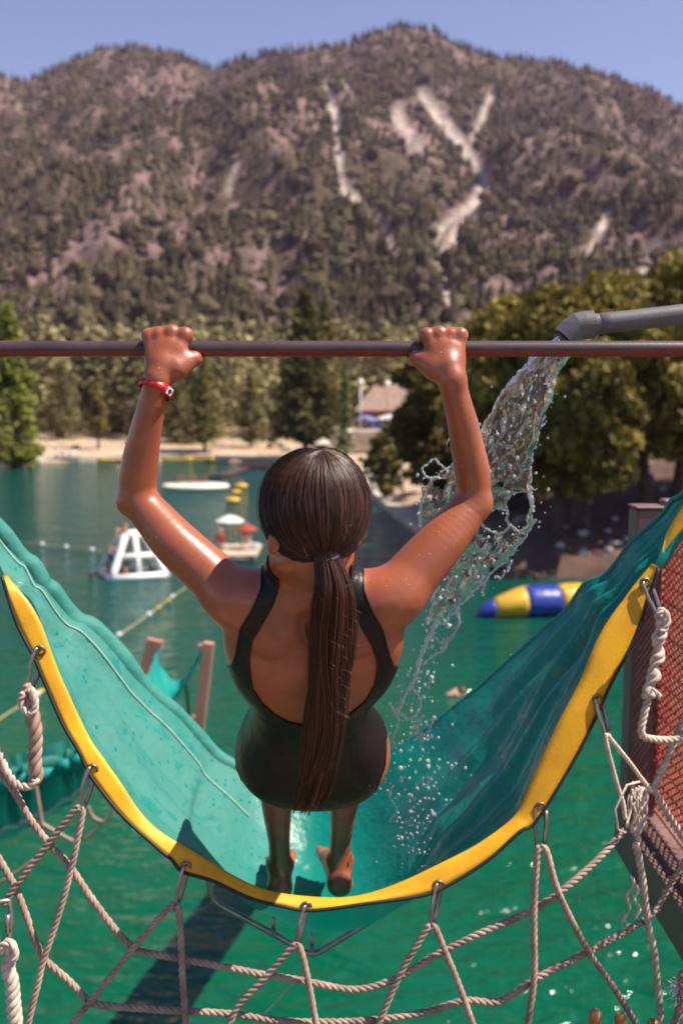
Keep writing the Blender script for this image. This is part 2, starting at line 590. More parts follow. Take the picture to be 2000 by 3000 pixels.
LF = np.stack([ii[:-1, :-1], ii[1:, :-1], ii[1:, 1:], ii[:-1, 1:]], -1).reshape(-1, 4)
sdl = -poly_sd(LAKE_POLY, GX.ravel(), GY.ravel())
LF = LF[(sdl[LF] > -6).any(1)]
nz1 = fbm(GX.ravel() / 6, GY.ravel() / 6, 11); nz2 = fbm(GX.ravel() / 2.2, GY.ravel() / 2.2, 12)
lcol = np.array([0.50, 0.36, 0.24])[None] * (0.75 + 0.5 * nz1[:, None])
gr = np.clip((nz2 - 0.52) * 6, 0, 1)[:, None] * np.clip((sdl - 8) / 10, 0, 1)[:, None]
lcol = lcol * (1 - gr) + np.array([0.16, 0.13, 0.05]) * gr
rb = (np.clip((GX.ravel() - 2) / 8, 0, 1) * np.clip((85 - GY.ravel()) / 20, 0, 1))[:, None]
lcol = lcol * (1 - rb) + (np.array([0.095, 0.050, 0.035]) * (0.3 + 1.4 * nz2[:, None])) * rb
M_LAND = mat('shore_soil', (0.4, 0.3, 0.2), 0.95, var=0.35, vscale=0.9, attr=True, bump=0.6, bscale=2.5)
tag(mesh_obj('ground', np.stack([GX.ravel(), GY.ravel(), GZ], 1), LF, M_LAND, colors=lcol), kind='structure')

# pale concrete edge and footpath along the far shore
def ribbon(pts, w, z0, z1, name, m):
    pts = resample(np.asarray(pts), 90)
    d = np.gradient(pts, axis=0); d /= np.linalg.norm(d, axis=1)[:, None]
    nrm = np.stack([d[:, 1], -d[:, 0]], 1)
    V = []; F = []
    for p, n_, q in zip(pts, nrm, np.linspace(0, 1, len(pts))):
        wob = 0.12 * math.sin(q * 60)
        V += [(p[0], p[1], z0), (p[0], p[1], z1), (p[0] + n_[0] * (w + wob), p[1] + n_[1] * (w + wob), z1 + 0.03), (p[0] + n_[0] * (w + wob), p[1] + n_[1] * (w + wob), z0)]
    for i in range(len(pts) - 1):
        for k in range(4):
            F.append((i * 4 + k, i * 4 + (k + 1) % 4, i * 4 + 4 + (k + 1) % 4, i * 4 + 4 + k))
    return tag(mesh_obj(name, V, F, m, smooth=False), kind='structure')
M_CONC = mat('pale_concrete', (0.60, 0.50, 0.40), 0.9, var=0.3, vscale=1.2, bump=0.4, bscale=6)
ribbon(SHORE[9:], 1.6, -0.4, 0.75, 'shore_path', M_CONC)
ribbon(SHORE[5:10], 1.3, -0.4, 0.55, 'bank_path', M_CONC)

# ---------------------------------------------------------------- mountains
SKY_PX = [(-1100, 330), (-600, 300), (-200, 232), (0, 232), (77, 244), (204, 182), (300, 150), (383, 140), (510, 158), (625, 206), (714, 178), (893, 148), (995, 138), (1084, 106),
          (1173, 82), (1263, 96), (1377, 150), (1505, 178), (1645, 195), (1786, 228), (1913, 280), (2000, 322), (2300, 430), (2700, 520), (3200, 640)]
SKYX = np.array([p[0] for p in SKY_PX], float); SKYY = np.array([p[1] for p in SKY_PX], float)
mpx = np.arange(-1100, 3101, 11.0)
msky = np.interp(mpx, SKYX, SKYY)
D0 = 215.0
Dr = 1500 + 160 * np.cos((mpx - 380) / 260.0) * (mpx < 900) - 90 * np.exp(-((mpx - 1180) / 260.0) ** 2)
slope_x = []; Hr = []
for p_, y_, d_ in zip(mpx, msky, Dr):
    r_ = ray(p_, y_); slope_x.append(r_[0] / r_[1]); Hr.append(CAM_H + r_[2] / r_[1] * d_)
slope_x = np.array(slope_x); Hr = np.array(Hr)
NS = 170
ms = np.linspace(0, 1, NS)
S, PXc = np.meshgrid(ms, mpx)                     # columns first
DD = D0 + (Dr[:, None] - D0) * S
XX = slope_x[:, None] * DD
g = 0.10 * S + 0.90 * S ** 1.32
ZZ = 2.0 + (Hr[:, None] - 2.0) * g
GULLY = [  # bare scree chutes: polyline in photo px, half width, strength
    ([(958, 250), (985, 340), (990, 440), (1012, 550), (1060, 600), (1110, 650), (1150, 720)], 13, 1.0),
    ([(1240, 270), (1280, 330), (1345, 410), (1400, 480), (1425, 520), (1400, 570), (1350, 640), (1310, 720), (1285, 790), (1320, 880)], 17, 1.0),
    ([(1440, 270), (1410, 340), (1385, 400)], 12, 0.6),
    ([(1425, 520), (1380, 590), (1300, 650), (1272, 720)], 12, 0.7),
    ([(1160, 330), (1190, 380), (1220, 430)], 24, 0.5),
    ([(1780, 620), (1745, 700), (1720, 760)], 14, 0.55),
    ([(1930, 700), (1890, 780), (1850, 830)], 14, 0.5),
    ([(700, 470), (680, 520), (672, 560)], 12, 0.5)]
def gully_field(px, py):
    out = np.zeros_like(px)
    for pts, w, st in GULLY:
        pts = np.array(pts, float)
        d = np.full(px.shape, 1e9)
        for a, b in zip(pts[:-1], pts[1:]):
            e = b - a
            t = np.clip(((px - a[0]) * e[0] + (py - a[1]) * e[1]) / (e @ e), 0, 1)
            d = np.minimum(d, np.hypot(px - a[0] - t * e[0], py - a[1] - t * e[1]))
        out = np.maximum(out, st * np.clip(1.6 - d / (w * 0.72), 0, 1))
    return out
def mountain_relief(X, D, S_):
    r = np.abs(fbm(X / 240 + D / 900, D / 520, 21, 4) - 0.5) * 2
    r2 = np.abs(fbm(X / 75, D / 140, 31, 4) - 0.5) * 2
    r3 = fbm(X / 22, D / 30, 41, 3) - 0.5
    env = np.clip(S_ * 4, 0, 1) * np.clip((1 - S_) * 5, 0, 1)
    return env * (r * 140 - 45 + r2 * 70 - 20) * (0.35 + 0.65 * S_) + r3 * 10 * np.clip(S_ * 6, 0, 1)
ZZ0 = ZZ.copy()
ZZ = ZZ + mountain_relief(XX, DD, S)
Pm = np.stack([XX.ravel(), DD.ravel(), ZZ.ravel()], 1)
pu, pv = project(Pm)
GF = gully_field(pu, pv).reshape(XX.shape)
ZZ = ZZ - 5 * GF
# back side falls away
back = np.stack([slope_x * (Dr + 400), Dr + 400, Hr * 0.4], 1)
Vm = np.concatenate([np.stack([XX, DD, ZZ], -1), back[:, None, :]], 1)
nc, nr = Vm.shape[:2]
ii = np.arange(nc * nr).reshape(nc, nr)
Fm = np.stack([ii[:-1, :-1], ii[1:, :-1], ii[1:, 1:], ii[:-1, 1:]], -1).reshape(-1, 4)
nA = fbm(XX / 30, DD / 45, 51, 5); nB = fbm(XX / 11, DD / 16, 61, 4); nC = fbm(XX / 120, DD / 160, 71, 3)
rock = np.array([0.165, 0.108, 0.104]); soil = np.array([0.235, 0.155, 0.142]); scrub = np.array([0.085, 0.062, 0.042])
mc = rock + (soil - rock) * np.clip((nA - 0.35) * 3, 0, 1)[..., None]
kb = np.clip((nB + 0.5 * nC - 0.66) * 6, 0, 1)[..., None]
mc = mc * (1 - kb) + scrub * kb
gs = np.clip(GF * 1.7 * (nB * 1.9 - 0.25) - 0.1, 0, 0.85)[..., None]
mc = mc * (1 - gs) + np.array([0.52, 0.44, 0.39]) * gs
mc = np.concatenate([mc, mc[:, -1:, :]], 1)
M_MOUNT = mat('mountain_slope', (0.3, 0.2, 0.17), 1.0, var=0.45, vscale=0.12, attr=True, bump=0.9, bscale=0.35, spec=0.1, detail=6)
tag(mesh_obj('mountain', Vm.reshape(-1, 3), Fm, M_MOUNT, colors=mc.reshape(-1, 3)), kind='structure')

# ---------------------------------------------------------------- forests: too many and too far to count
def conifer_template(seed, tiers=4, sides=7):
    r = np.random.default_rng(seed)
    V = []; F = []
    for k in range(tiers):
        z0 = 0.08 + 0.80 * k / tiers; z1 = min(1.0, z0 + 0.46)
        rad = 0.24 * (1 - 0.80 * k / tiers) * r.uniform(0.8, 1.2)
        o = len(V); a0 = r.uniform(0, 6)
        cx, cy = r.uniform(-0.02, 0.02, 2)
        for i in range(sides):
            a = a0 + 2 * math.pi * i / sides
            q = rad * r.uniform(0.55, 1.25)
            V.append((cx + q * math.cos(a), cy + q * math.sin(a), z0 + r.uniform(-0.05, 0.05)))
        V.append((cx, cy, z1))
        for i in range(sides): F.append((o + i, o + (i + 1) % sides, o + sides))
    return np.array(V), np.array(F)
def bush_template(seed):
    r = np.random.default_rng(seed)
    V = []; F = []
    for c in range(3):
        b = MB().ball((r.uniform(-.2, .2), r.uniform(-.2, .2), 0.35 + r.uniform(-.1, .2)), r.uniform(.22, .34), 6, 4)
        o = len(V)
        V += [tuple(np.array(v) * r.uniform(0.9, 1.1, 3)) for v in b.V]
        for f in b.F:
            F.append(tuple(i + o for i in f[:3]))
            if len(f) == 4: F.append((f[0] + o, f[2] + o, f[3] + o))
    return np.array(V), np.array(F)
def scatter(name, temps, pos, hgt, wid, cols, material, seed=1):
    r = np.random.default_rng(seed)
    Vs, Fs, Cs = [], [], []; off = 0
    which = r.integers(0, len(temps), len(pos))
    for k, (tv, tf) in enumerate(temps):
        m = which == k
        n = m.sum()
        if not n: continue
        a = r.uniform(0, 6.28, n)
        c, s_ = np.cos(a)[:, None], np.sin(a)[:, None]
        x = (tv[:, 0] * c - tv[:, 1] * s_) * wid[m][:, None]
        y = (tv[:, 0] * s_ + tv[:, 1] * c) * wid[m][:, None]
        z = tv[None, :, 2] * hgt[m][:, None]
        P = np.stack([x, y, z], -1) + pos[m][:, None, :]
        F = (tf[None] + (np.arange(n) * len(tv))[:, None, None] + off).reshape(-1, 3)
        cc = np.repeat(cols[m][:, None, :], len(tv), 1) * r.uniform(0.75, 1.25, (n, len(tv), 1))
        Vs.append(P.reshape(-1, 3)); Fs.append(F); Cs.append(cc.reshape(-1, 3)); off += n * len(tv)
    return mesh_obj(name, np.vstack(Vs), np.vstack(Fs), material, smooth=False, colors=np.vstack(Cs))
M_PINE = mat('far_foliage', (0.05, 0.05, 0.03), 0.95, var=0.3, vscale=0.4, attr=True, spec=0.15)
N_T = 56000
ci = RNG.uniform(60, nc - 70, N_T); si = RNG.uniform(0.0, 1.0, N_T) ** 0.62 * (NS - 2)
i0 = ci.astype(int); j0 = si.astype(int); fi = (ci - i0)[:, None]; fj = (si - j0)[:, None]
Vg = Vm
tp = (Vg[i0, j0] * (1 - fi) + Vg[i0 + 1, j0] * fi) * (1 - fj) + (Vg[i0, j0 + 1] * (1 - fi) + Vg[i0 + 1, j0 + 1] * fi) * fj
ss = si / NS
tu, tv_ = project(tp)
gg = gully_field(tu, tv_)
dens = fbm(tp[:, 0] / 45, tp[:, 1] / 75, 81, 4) + 0.35 * (fbm(tp[:, 0] / 160, tp[:, 1] / 260, 91, 3) - 0.5)
bare = np.exp(-(((tu - 1230) / 190) ** 2 + ((tv_ - 480) / 180) ** 2)) * 0.10
keep = (gg < 0.06) & (gully_field(tu, tv_ - 12) < 0.15) & (gully_field(tu, tv_ - 22) < 0.3) & (RNG.uniform(0, 1, N_T) < np.clip((dens - bare - 0.40) * 4.2 + 0.12 * (1 - ss), 0.27, 0.92))
ridge = RNG.uniform(0, 1, N_T) < 0.02
tp, ss = tp[keep], ss[keep]
hh = np.clip(7.5 * np.exp(RNG.normal(size=len(tp)) * 0.42), 3, 19) * (1 - 0.15 * ss)
ww = hh * RNG.uniform(0.75, 1.35, len(tp))
tc_ = np.array([0.060, 0.052, 0.024]) * RNG.uniform(0.3, 1.7, (len(tp), 1)) + np.array([0.040, 0.022, 0.023]) * RNG.uniform(0, 1.3, (len(tp), 1)) * (0.4 + ss[:, None])
temps = [conifer_template(100 + k, 3, 6) for k in range(6)] + [bush_template(200 + k) for k in range(2)]
tag(scatter('mountain_forest', temps, tp - np.array([0, 0, 0.5]), hh, ww, tc_, M_PINE, 5),
    'dark pine forest scattered over the dry mountain slope', 'forest', kind='stuff')
# trees along the ridge line
rt = RNG.uniform(70, nc - 80, 900); r0 = rt.astype(int); rf = (rt - r0)[:, None]
rp = Vm[r0, NS - 1] * (1 - rf) + Vm[r0 + 1, NS - 1] * rf
rh = RNG.uniform(5, 15, 900)
tag(scatter('ridge_forest', temps[:6], rp - np.array([0, 0, 0.5]), rh, rh * RNG.uniform(0.5, 0.9, 900),
            np.array([0.05, 0.04, 0.03]) * RNG.uniform(0.5, 1.4, (900, 1)), M_PINE, 6),
    'thin line of small pines along the mountain ridge against the sky', 'forest', kind='stuff')

# ---------------------------------------------------------------- trees one can tell apart
def leaf_cloud(rng, centres, radii, n, size, flat=0.75, hollow=0.35):
    """n leaf sprays (two-triangle faces) spread through clumps"""
    k = rng.integers(0, len(centres), n)
    d = rng.normal(size=(n, 3)); d /= np.linalg.norm(d, axis=1)[:, None]
    rr = (hollow + (1 - hollow) * rng.uniform(0, 1, n) ** 0.5)[:, None]
    c = np.asarray(centres)[k] + d * rr * np.asarray(radii)[k][:, None] * np.array([1, 1, flat])
    a = rng.normal(size=(n, 3)); a /= np.linalg.norm(a, axis=1)[:, None]
    b = np.cross(a, rng.normal(size=(n, 3))); b /= np.linalg.norm(b, axis=1)[:, None]
    s = (size * rng.uniform(0.6, 1.4, n))[:, None]
    V = np.stack([c - a * s, c - b * s * 0.55, c + a * s, c + b * s * 0.55], 1).reshape(-1, 3)
    F = np.arange(4 * n).reshape(-1, 4)
    return V, F, k
def limbs(mb, base, tips, r0, rng, trunk_top):
    for t in tips:
        h = rng.uniform(0.35, 0.85)
        st = base + (trunk_top - base) * h
        mid = (st + t) / 2 + rng.normal(size=3) * 0.06 * np.linalg.norm(t - st) + np.array([0, 0, 0.06 * np.linalg.norm(t - st)])
        mb.tube(resample([st, mid, t], 6), np.linspace(r0 * (1 - h) * 0.6 + 0.02, 0.015, 6), 5)
M_BARK = mat('tree_bark', (0.10, 0.066, 0.05), 0.95, var=0.5, vscale=3, bump=0.8, bscale=9)
def foliage_mat(name, c):
    return mat(name, c, 0.7, var=0.35, vscale=0.5, attr=True, trans=0.22, spec=0.25)
M_LEAF = foliage_mat('olive_foliage', (0.1, 0.09, 0.02))
def conifer(base, h, w, label, seed, col, n=4200, low=0.12, group=None, lean=0.0, ragged=0.5, leaf=None):
    rng = np.random.default_rng(seed)
    base = np.asarray(base, float)
    root = thing('conifer_tree', label, 'tree', base, group)
    top = base + np.array([lean, 0, h])
    tr = MB().tube(resample([base - [0, 0, 0.4], base + [lean * 0.2, 0, h * 0.4], top], 10), np.linspace(h * 0.020, 0.03, 10), 8)
    nb = int(70 + h * 4)
    cen, rad = [], []
    for i in range(nb):
        q = low + (1 - low) * (i + rng.uniform(0, 1)) / nb
        prof = (1 - q) ** 0.75 * min(1, (q - low) * 7 + 0.45)
        R = w / 2 * prof * rng.uniform(1 - ragged, 1.15)
        a = rng.uniform(0, 6.28)
        c = base + np.array([lean * q, 0, q * h])
        tip = c + np.array([R * math.cos(a), R * math.sin(a), -0.18 * R + rng.uniform(-.03, .03) * h])
        if i % 3 == 0:
            tr.tube([c, tip], [0.05, 0.015], 4, caps=False)
        for f in (0.35, 0.65, 0.95):
            cen.append(c + (tip - c) * f); rad.append(0.06 * w + 0.10 * R)
    tr.build('trunk', M_BARK, root)
    V, F, k = leaf_cloud(rng, cen, rad, n, leaf or 0.022 * h, 0.8, 0.2)
    cc = np.asarray(col) * rng.uniform(0.65, 1.35, (len(cen), 1))
    cv = np.repeat(cc[k] * rng.uniform(0.8, 1.2, (n, 1)), 4, 0)
    mesh_obj('crown', V, F, M_LEAF, root, smooth=False, colors=cv)
    return root
def broadleaf(base, h, w, label, seed, col, n=9000, clumps=60, leaf=0.2, trunk_r=0.3, trunks=1, low=0.25, group=None, name='broadleaf_tree', depth=None, dome=1.0):
    rng = np.random.default_rng(seed)
    base = np.asarray(base, float)
    root = thing(name, label, 'tree', base, group)
    cen, rad = [], []
    dp = depth or w
    for i in range(clumps):
        d = rng.normal(size=3); d /= np.linalg.norm(d)
        q = rng.uniform(0.35, 1.0) ** 0.5
        zc = (low + 1) / 2; zr = (1 - low) / 2
        cen.append(base + np.array([d[0] * q * w / 2, d[1] * q * dp / 2, h * (zc + zr * d[2] * q * dome)]))
        rad.append(rng.uniform(0.03, 0.105) * w + 0.022 * h)
    mb = MB()
    for t in range(trunks):
        off = np.array([rng.uniform(-.12, .12) * w, rng.uniform(-.05, .05) * w, 0]) if trunks > 1 else np.zeros(3)
        b0 = base + off - [0, 0, 0.5]
        tt = base + off * 2.2 + np.array([rng.uniform(-.1, .1) * w, 0, h * (low + 0.35)])
        mb.tube(resample([b0, (b0 + tt) / 2 + rng.normal(size=3) * 0.03 * w, tt], 9), np.linspace(trunk_r, trunk_r * 0.35, 9), 9)
        limbs(mb, b0, [cen[j] for j in rng.choice(clumps, min(clumps, 14), replace=False)], trunk_r, rng, tt)
    mb.build('trunk', M_BARK, root)
    V, F, k = leaf_cloud(rng, cen, rad, n, leaf, 0.7, 0.45)
    cc = np.asarray(col) * rng.uniform(0.6, 1.4, (clumps, 1))
    cv = np.repeat(cc[k] * rng.uniform(0.75, 1.25, (n, 1)), 4, 0)
    mesh_obj('crown', V, F, M_LEAF, root, smooth=False, colors=cv)
    return root
def land_at(px, Y, dz=0.0):
    r_ = ray(px, 1340); x = r_[0] / r_[1] * Y
    return np.array([x, Y, float(land_height(np.array([x]), np.array([Y]))[0]) + dz])
def height_for(base, top_py):
    """tree height that reaches photo row top_py"""
    r_ = ray(1000, top_py)
    return CAM_H + r_[2] / r_[1] * base[1] - base[2]
OLIVE = (0.25, 0.21, 0.065); GREEN = (0.25, 0.27, 0.045); DARKG = (0.21, 0.185, 0.08)
def plant_conifer(px, Y, top_py, wpx, label, seed, col, **k):
    b = land_at(px, Y); h = height_for(b, top_py)
    return conifer(b, h, wpx * Y / FPX * 1.02, label, seed, col, **k)
plant_conifer(895, 134, 862, 235, 'tallest dark conifer standing behind the swimmer\'s head', 301, (0.12, 0.105, 0.032), n=14000, ragged=0.3, low=0.18, leaf=0.36)
plant_conifer(950, 137, 882, 150, 'conifer close beside the tallest one, slightly shorter and lighter', 302, (0.18, 0.155, 0.05), n=6000, low=0.2, ragged=0.4, leaf=0.36)
plant_conifer(600, 146, 1045, 170, 'broad drooping cedar on the far shore right of the red wristband', 303, OLIVE, n=5000, low=0.14)
plant_conifer(735, 152, 1100, 120, 'small pale conifer between the cedar and the tallest conifer', 304, (0.22, 0.19, 0.07), n=3500, low=0.1)
plant_conifer(290, 148, 1105, 90, 'slim young pine alone on the sandy far shore', 305, (0.27, 0.21, 0.06), n=2600, low=0.24)
plant_conifer(40, 128, 905, 210, 'bright green conifer at the left edge of the far shore', 306, GREEN, n=7000, low=0.06, ragged=0.3)
plant_conifer(-60, 122, 850, 220, 'tall conifer cut off by the left edge of the picture', 307, (0.2, 0.21, 0.05), n=5000, low=0.06)
plant_conifer(1010, 128, 1075, 70, 'pale slim tree left of the lamp post', 308, (0.24, 0.25, 0.10), n=2500, low=0.12)
plant_conifer(520, 160, 1060, 150, 'dark conifer half hidden behind the drooping cedar', 309, DARKG, n=3500, low=0.05)
plant_conifer(455, 168, 1040, 120, 'dark conifer behind the wrist with the band', 310, DARKG, n=3000, low=0.05)
plant_conifer(190, 165, 1060, 130, 'dark conifer between the bright green one and the slim pine', 311, DARKG, n=3000, low=0.05)
# the wood behind the far shore
nb_ = 620
bpx = RNG.uniform(-500, 1500, nb_); bY = RNG.uniform(168, 300, nb_)
bp_ = np.array([[(ray(p, 1300)[0] / ray(p, 1300)[1]) * y, y, 2.5 + max(0, (y - 190) * 0.10)] for p, y in zip(bpx, bY)])
bh = RNG.uniform(9, 19, nb_)
ft = []
for k in range(5):
    rng = np.random.default_rng(400 + k)
    cen = []; rad = []
    for i in range(60):
        q = 0.08 + 0.92 * i / 60; R = 0.19 * (1 - q) ** 0.7 * rng.uniform(.6, 1.2); a = rng.uniform(0, 6.28)
        cen.append((R * math.cos(a), R * math.sin(a), q)); rad.append(0.05)
    V, F, _ = leaf_cloud(rng, cen, rad, 420, 0.035, 0.8, 0.1)
    ft.append((V, np.vstack([F[:, [0, 1, 2]], F[:, [0, 2, 3]]])))
tag(scatter('shore_forest', ft, bp_, bh, bh * RNG.uniform(0.9, 1.7, nb_), np.array([0.35, 0.30, 0.15]) * RNG.uniform(0.5, 1.5, (nb_, 1)) * np.array([1, 1, 1]),
            mat('wood_foliage', (0.05, 0.05, 0.03), 0.9, var=0.3, vscale=0.4, attr=True, spec=0.15, trans=0.15), 8),
    'hazy mixed wood at the foot of the mountain behind the far shore', 'forest', kind='stuff')

# the big dark trees on the right bank
def plant_broad(px, Y, top_py, wpx, label, seed, col, **k):
    b = land_at(px, Y); h = height_for(b, top_py)
    return broadleaf(b, h, wpx * Y / FPX, label, seed, col, **k)
BIG = (0.26, 0.20, 0.040)
plant_broad(1660, 56, 815, 640, 'large spreading olive-green tree behind the falling water, several dark trunks', 501, BIG, n=42000, clumps=240, leaf=0.26, trunk_r=0.36, trunks=4, low=0.17, depth=12)
plant_broad(1960, 58, 780, 620, 'large olive-green tree at the right edge behind the brown post', 502, BIG, n=36000, clumps=210, leaf=0.26, trunk_r=0.42, trunks=2, low=0.25, depth=12)
plant_broad(1330, 74, 985, 360, 'lower dark bushy tree left of the raised right arm', 503, (0.19, 0.15, 0.035), n=22000, clumps=130, leaf=0.26, trunk_r=0.25, trunks=2, low=0.05, depth=9)
plant_broad(1500, 66, 905, 380, 'dark bushy tree behind the raised right forearm', 504, (0.19, 0.15, 0.034), n=22000, clumps=130, leaf=0.26, trunk_r=0.28, trunks=3, low=0.03, depth=9)
plant_broad(1180, 84, 1240, 210, 'low drooping dark shrub at the end of the bank path', 505, (0.2, 0.165, 0.045), n=6000, clumps=50, leaf=0.24, trunk_r=0.1, low=0.0, depth=7, name='bank_shrub')
plant_broad(1085, 98, 1300, 80, 'small bright green bush near the pale rocks', 507, (0.14, 0.22, 0.03), n=1500, clumps=20, leaf=0.22, trunk_r=0.05, low=0.0, name='green_bush')
plant_broad(1125, 112, 1262, 62, 'second bright green bush higher up below the parasols', 508, (0.15, 0.20, 0.03), n=1200, clumps=16, leaf=0.22, trunk_r=0.05, low=0.0, name='green_bush')
plant_broad(545, 158, 1285, 90, 'dry yellowish bush on the sand beneath the cedar', 509, (0.22, 0.16, 0.05), n=900, clumps=14, leaf=0.25, trunk_r=0.05, low=0.0, name='dry_bush')
plant_broad(810, 150, 1268, 80, 'yellow dry bush on the sand left of the tall conifer', 510, (0.25, 0.18, 0.04), n=900, clumps=14, leaf=0.25, trunk_r=0.05, low=0.0, name='dry_bush')

# pale boulders
M_ROCK = mat('pale_granite', (0.50, 0.44, 0.40), 0.9, var=0.45, vscale=1.5, bump=0.8, bscale=5)
rock_meshes = []
for k in range(4):
    b = MB().ball((0, 0, 0), 1.0, 9, 6, (1, 0.8, 0.62))
    rr = np.random.default_rng(600 + k)
    V = np.array(b.V); nrm_ = V / np.linalg.norm(V, axis=1)[:, None]
    for _ in range(7):
        d = rr.normal(size=3); d /= np.linalg.norm(d); lim = rr.uniform(0.5, 0.75)
        ex = np.maximum(V @ d - lim, 0); V = V - ex[:, None] * d
    o = mesh_obj('boulder_shape', V, b.F, M_ROCK, smooth=False); rock_meshes.append(o.data); bpy.data.objects.remove(o)
def boulder(p, s, label, group):
    o = bpy.data.objects.new('boulder', rock_meshes[int(RNG.integers(0, 4))]); COL.objects.link(o)
    o.location = p; o.scale = (s * RNG.uniform(.8, 1.3),) * 2 + (s * RNG.uniform(.7, 1.1),); o.rotation_euler = (RNG.uniform(-.3, .3), RNG.uniform(-.3, .3), RNG.uniform(0, 6))
    return tag(o, label, 'rock', group)
for i in range(16):
    boulder(land_at(RNG.uniform(40, 230), RNG.uniform(128, 150), 0.1), RNG.uniform(0.4, 1.1), 'pale boulder on the sand at the left of the far shore', 'boulders on the left shore')
for i in range(18):
    boulder(land_at(RNG.uniform(840, 1010), RNG.uniform(116, 150), 0.15), RNG.uniform(0.5, 1.3), 'pale boulder in the rock pile below the tallest conifer', 'boulders below the tall conifer')
for i in range(10):
    boulder(land_at(RNG.uniform(1050, 1160), RNG.uniform(92, 118), 0.15), RNG.uniform(0.4, 1.0), 'pale boulder on the slope below the brown-roofed lodge', 'boulders below the lodge')

# ---------------------------------------------------------------- the air between us and the mountain
hz = bpy.data.materials.new('thin_haze'); hz.use_nodes = True
ht = hz.node_tree
for n in list(ht.nodes): ht.nodes.remove(n)
ho_ = ht.nodes.new('ShaderNodeOutputMaterial'); hv = ht.nodes.new('ShaderNodeVolumePrincipled')
hv.inputs['Color'].default_value = (0.86, 0.66, 0.92, 1); hv.inputs['Density'].default_value = 0.00006; hv.inputs['Anisotropy'].default_value = 0.2
ht.links.new(hv.outputs[0], ho_.inputs['Volume'])
tag(MB().box((0, 1000, 335), (5200, 2240, 680)).build('haze', hz, None, smooth=False), 'thin pale haze over the lake and the mountain', 'haze', kind='stuff')

# =================================================================== THE SLIDE, NET, BAR AND DECK
def px_curve(pts, Y, n, smooth=True):
    """photo outline -> points; Y may be a list of distances, one per outline point"""
    pts = np.asarray(pts, float)
    Ys = np.full(len(pts), Y) if np.isscalar(Y) else np.asarray(Y, float)
    W = np.array([at(x, y, d) for (x, y), d in zip(pts, Ys)])
    return resample(W, n, smooth)
OUTER = [(-120, 1420), (-50, 1560), (0, 1668), (49, 1820), (98, 1918), (147, 2034), (187, 2123), (232, 2199), (268, 2273), (357, 2385), (469, 2487), (504, 2515), (536, 2551), (625, 2578),
         (730, 2627), (821, 2650), (913, 2664), (1074, 2644), (1246, 2618), (1330, 2580), (1434, 2512), (1523, 2432), (1559, 2414), (1612, 2338), (1693, 2200), (1746, 2092),
         (1791, 1994), (1858, 1864), (1898, 1748), (1925, 1668), (1938, 1614), (2000, 1540), (2090, 1400)]
INNER = [(-100, 1400), (-35, 1560), (18, 1690), (89, 1753), (121, 1820), (152, 1913), (188, 2003), (223, 2074), (250, 2141), (286, 2200), (330, 2251), (357, 2296), (393, 2354), (424, 2398), (469, 2438),
         (522, 2470), (580, 2497), (625, 2529), (696, 2573), (787, 2612), (844, 2621), (902, 2627), (999, 2632), (1074, 2621), (1189, 2578), (1304, 2521), (1389, 2481), (1456, 2432),
         (1510, 2392), (1528, 2352), (1568, 2258), (1612, 2159), (1670, 2047), (1702, 1989), (1729, 1913), (1755, 1846), (1800, 1788), (1836, 1744), (1871, 1686), (1920, 1645), (1945, 1580), (1990, 1500), (2070, 1370)]
FAR = [(-170, 1330), (-80, 1440), (0, 1534), (58, 1610), (89, 1632), (121, 1690), (147, 1704), (196, 1770), (228, 1800), (268, 1815), (339, 1887), (384, 1945), (415, 1985), (473, 2038), (518, 2074),
       (580, 2141), (634, 2199), (700, 2238), (800, 2300), (920, 2325), (1040, 2270), (1153, 2190), (1225, 2150), (1300, 2092), (1345, 2056), (1407, 2007), (1465, 1954), (1541, 1887), (1604, 1829),
       (1662, 1779), (1711, 1708), (1764, 1686), (1791, 1663), (1854, 1579), (1938, 1503), (1970, 1458), (2000, 1440), (2080, 1330)]
def rimY(x): return 2.06 + 0.16 * (abs(x - 930) / 1000) ** 2
def farY(x): return 2.80 - 0.30 * (abs(x - 930) / 1000) ** 2
NT = 240
c_out = px_curve(OUTER, [rimY(p[0]) - 0.012 for p in OUTER], NT)
c_in = px_curve(INNER, [rimY(p[0]) + 0.012 for p in INNER], NT)
c_far = px_curve(FAR, [farY(p[0]) for p in FAR], NT)

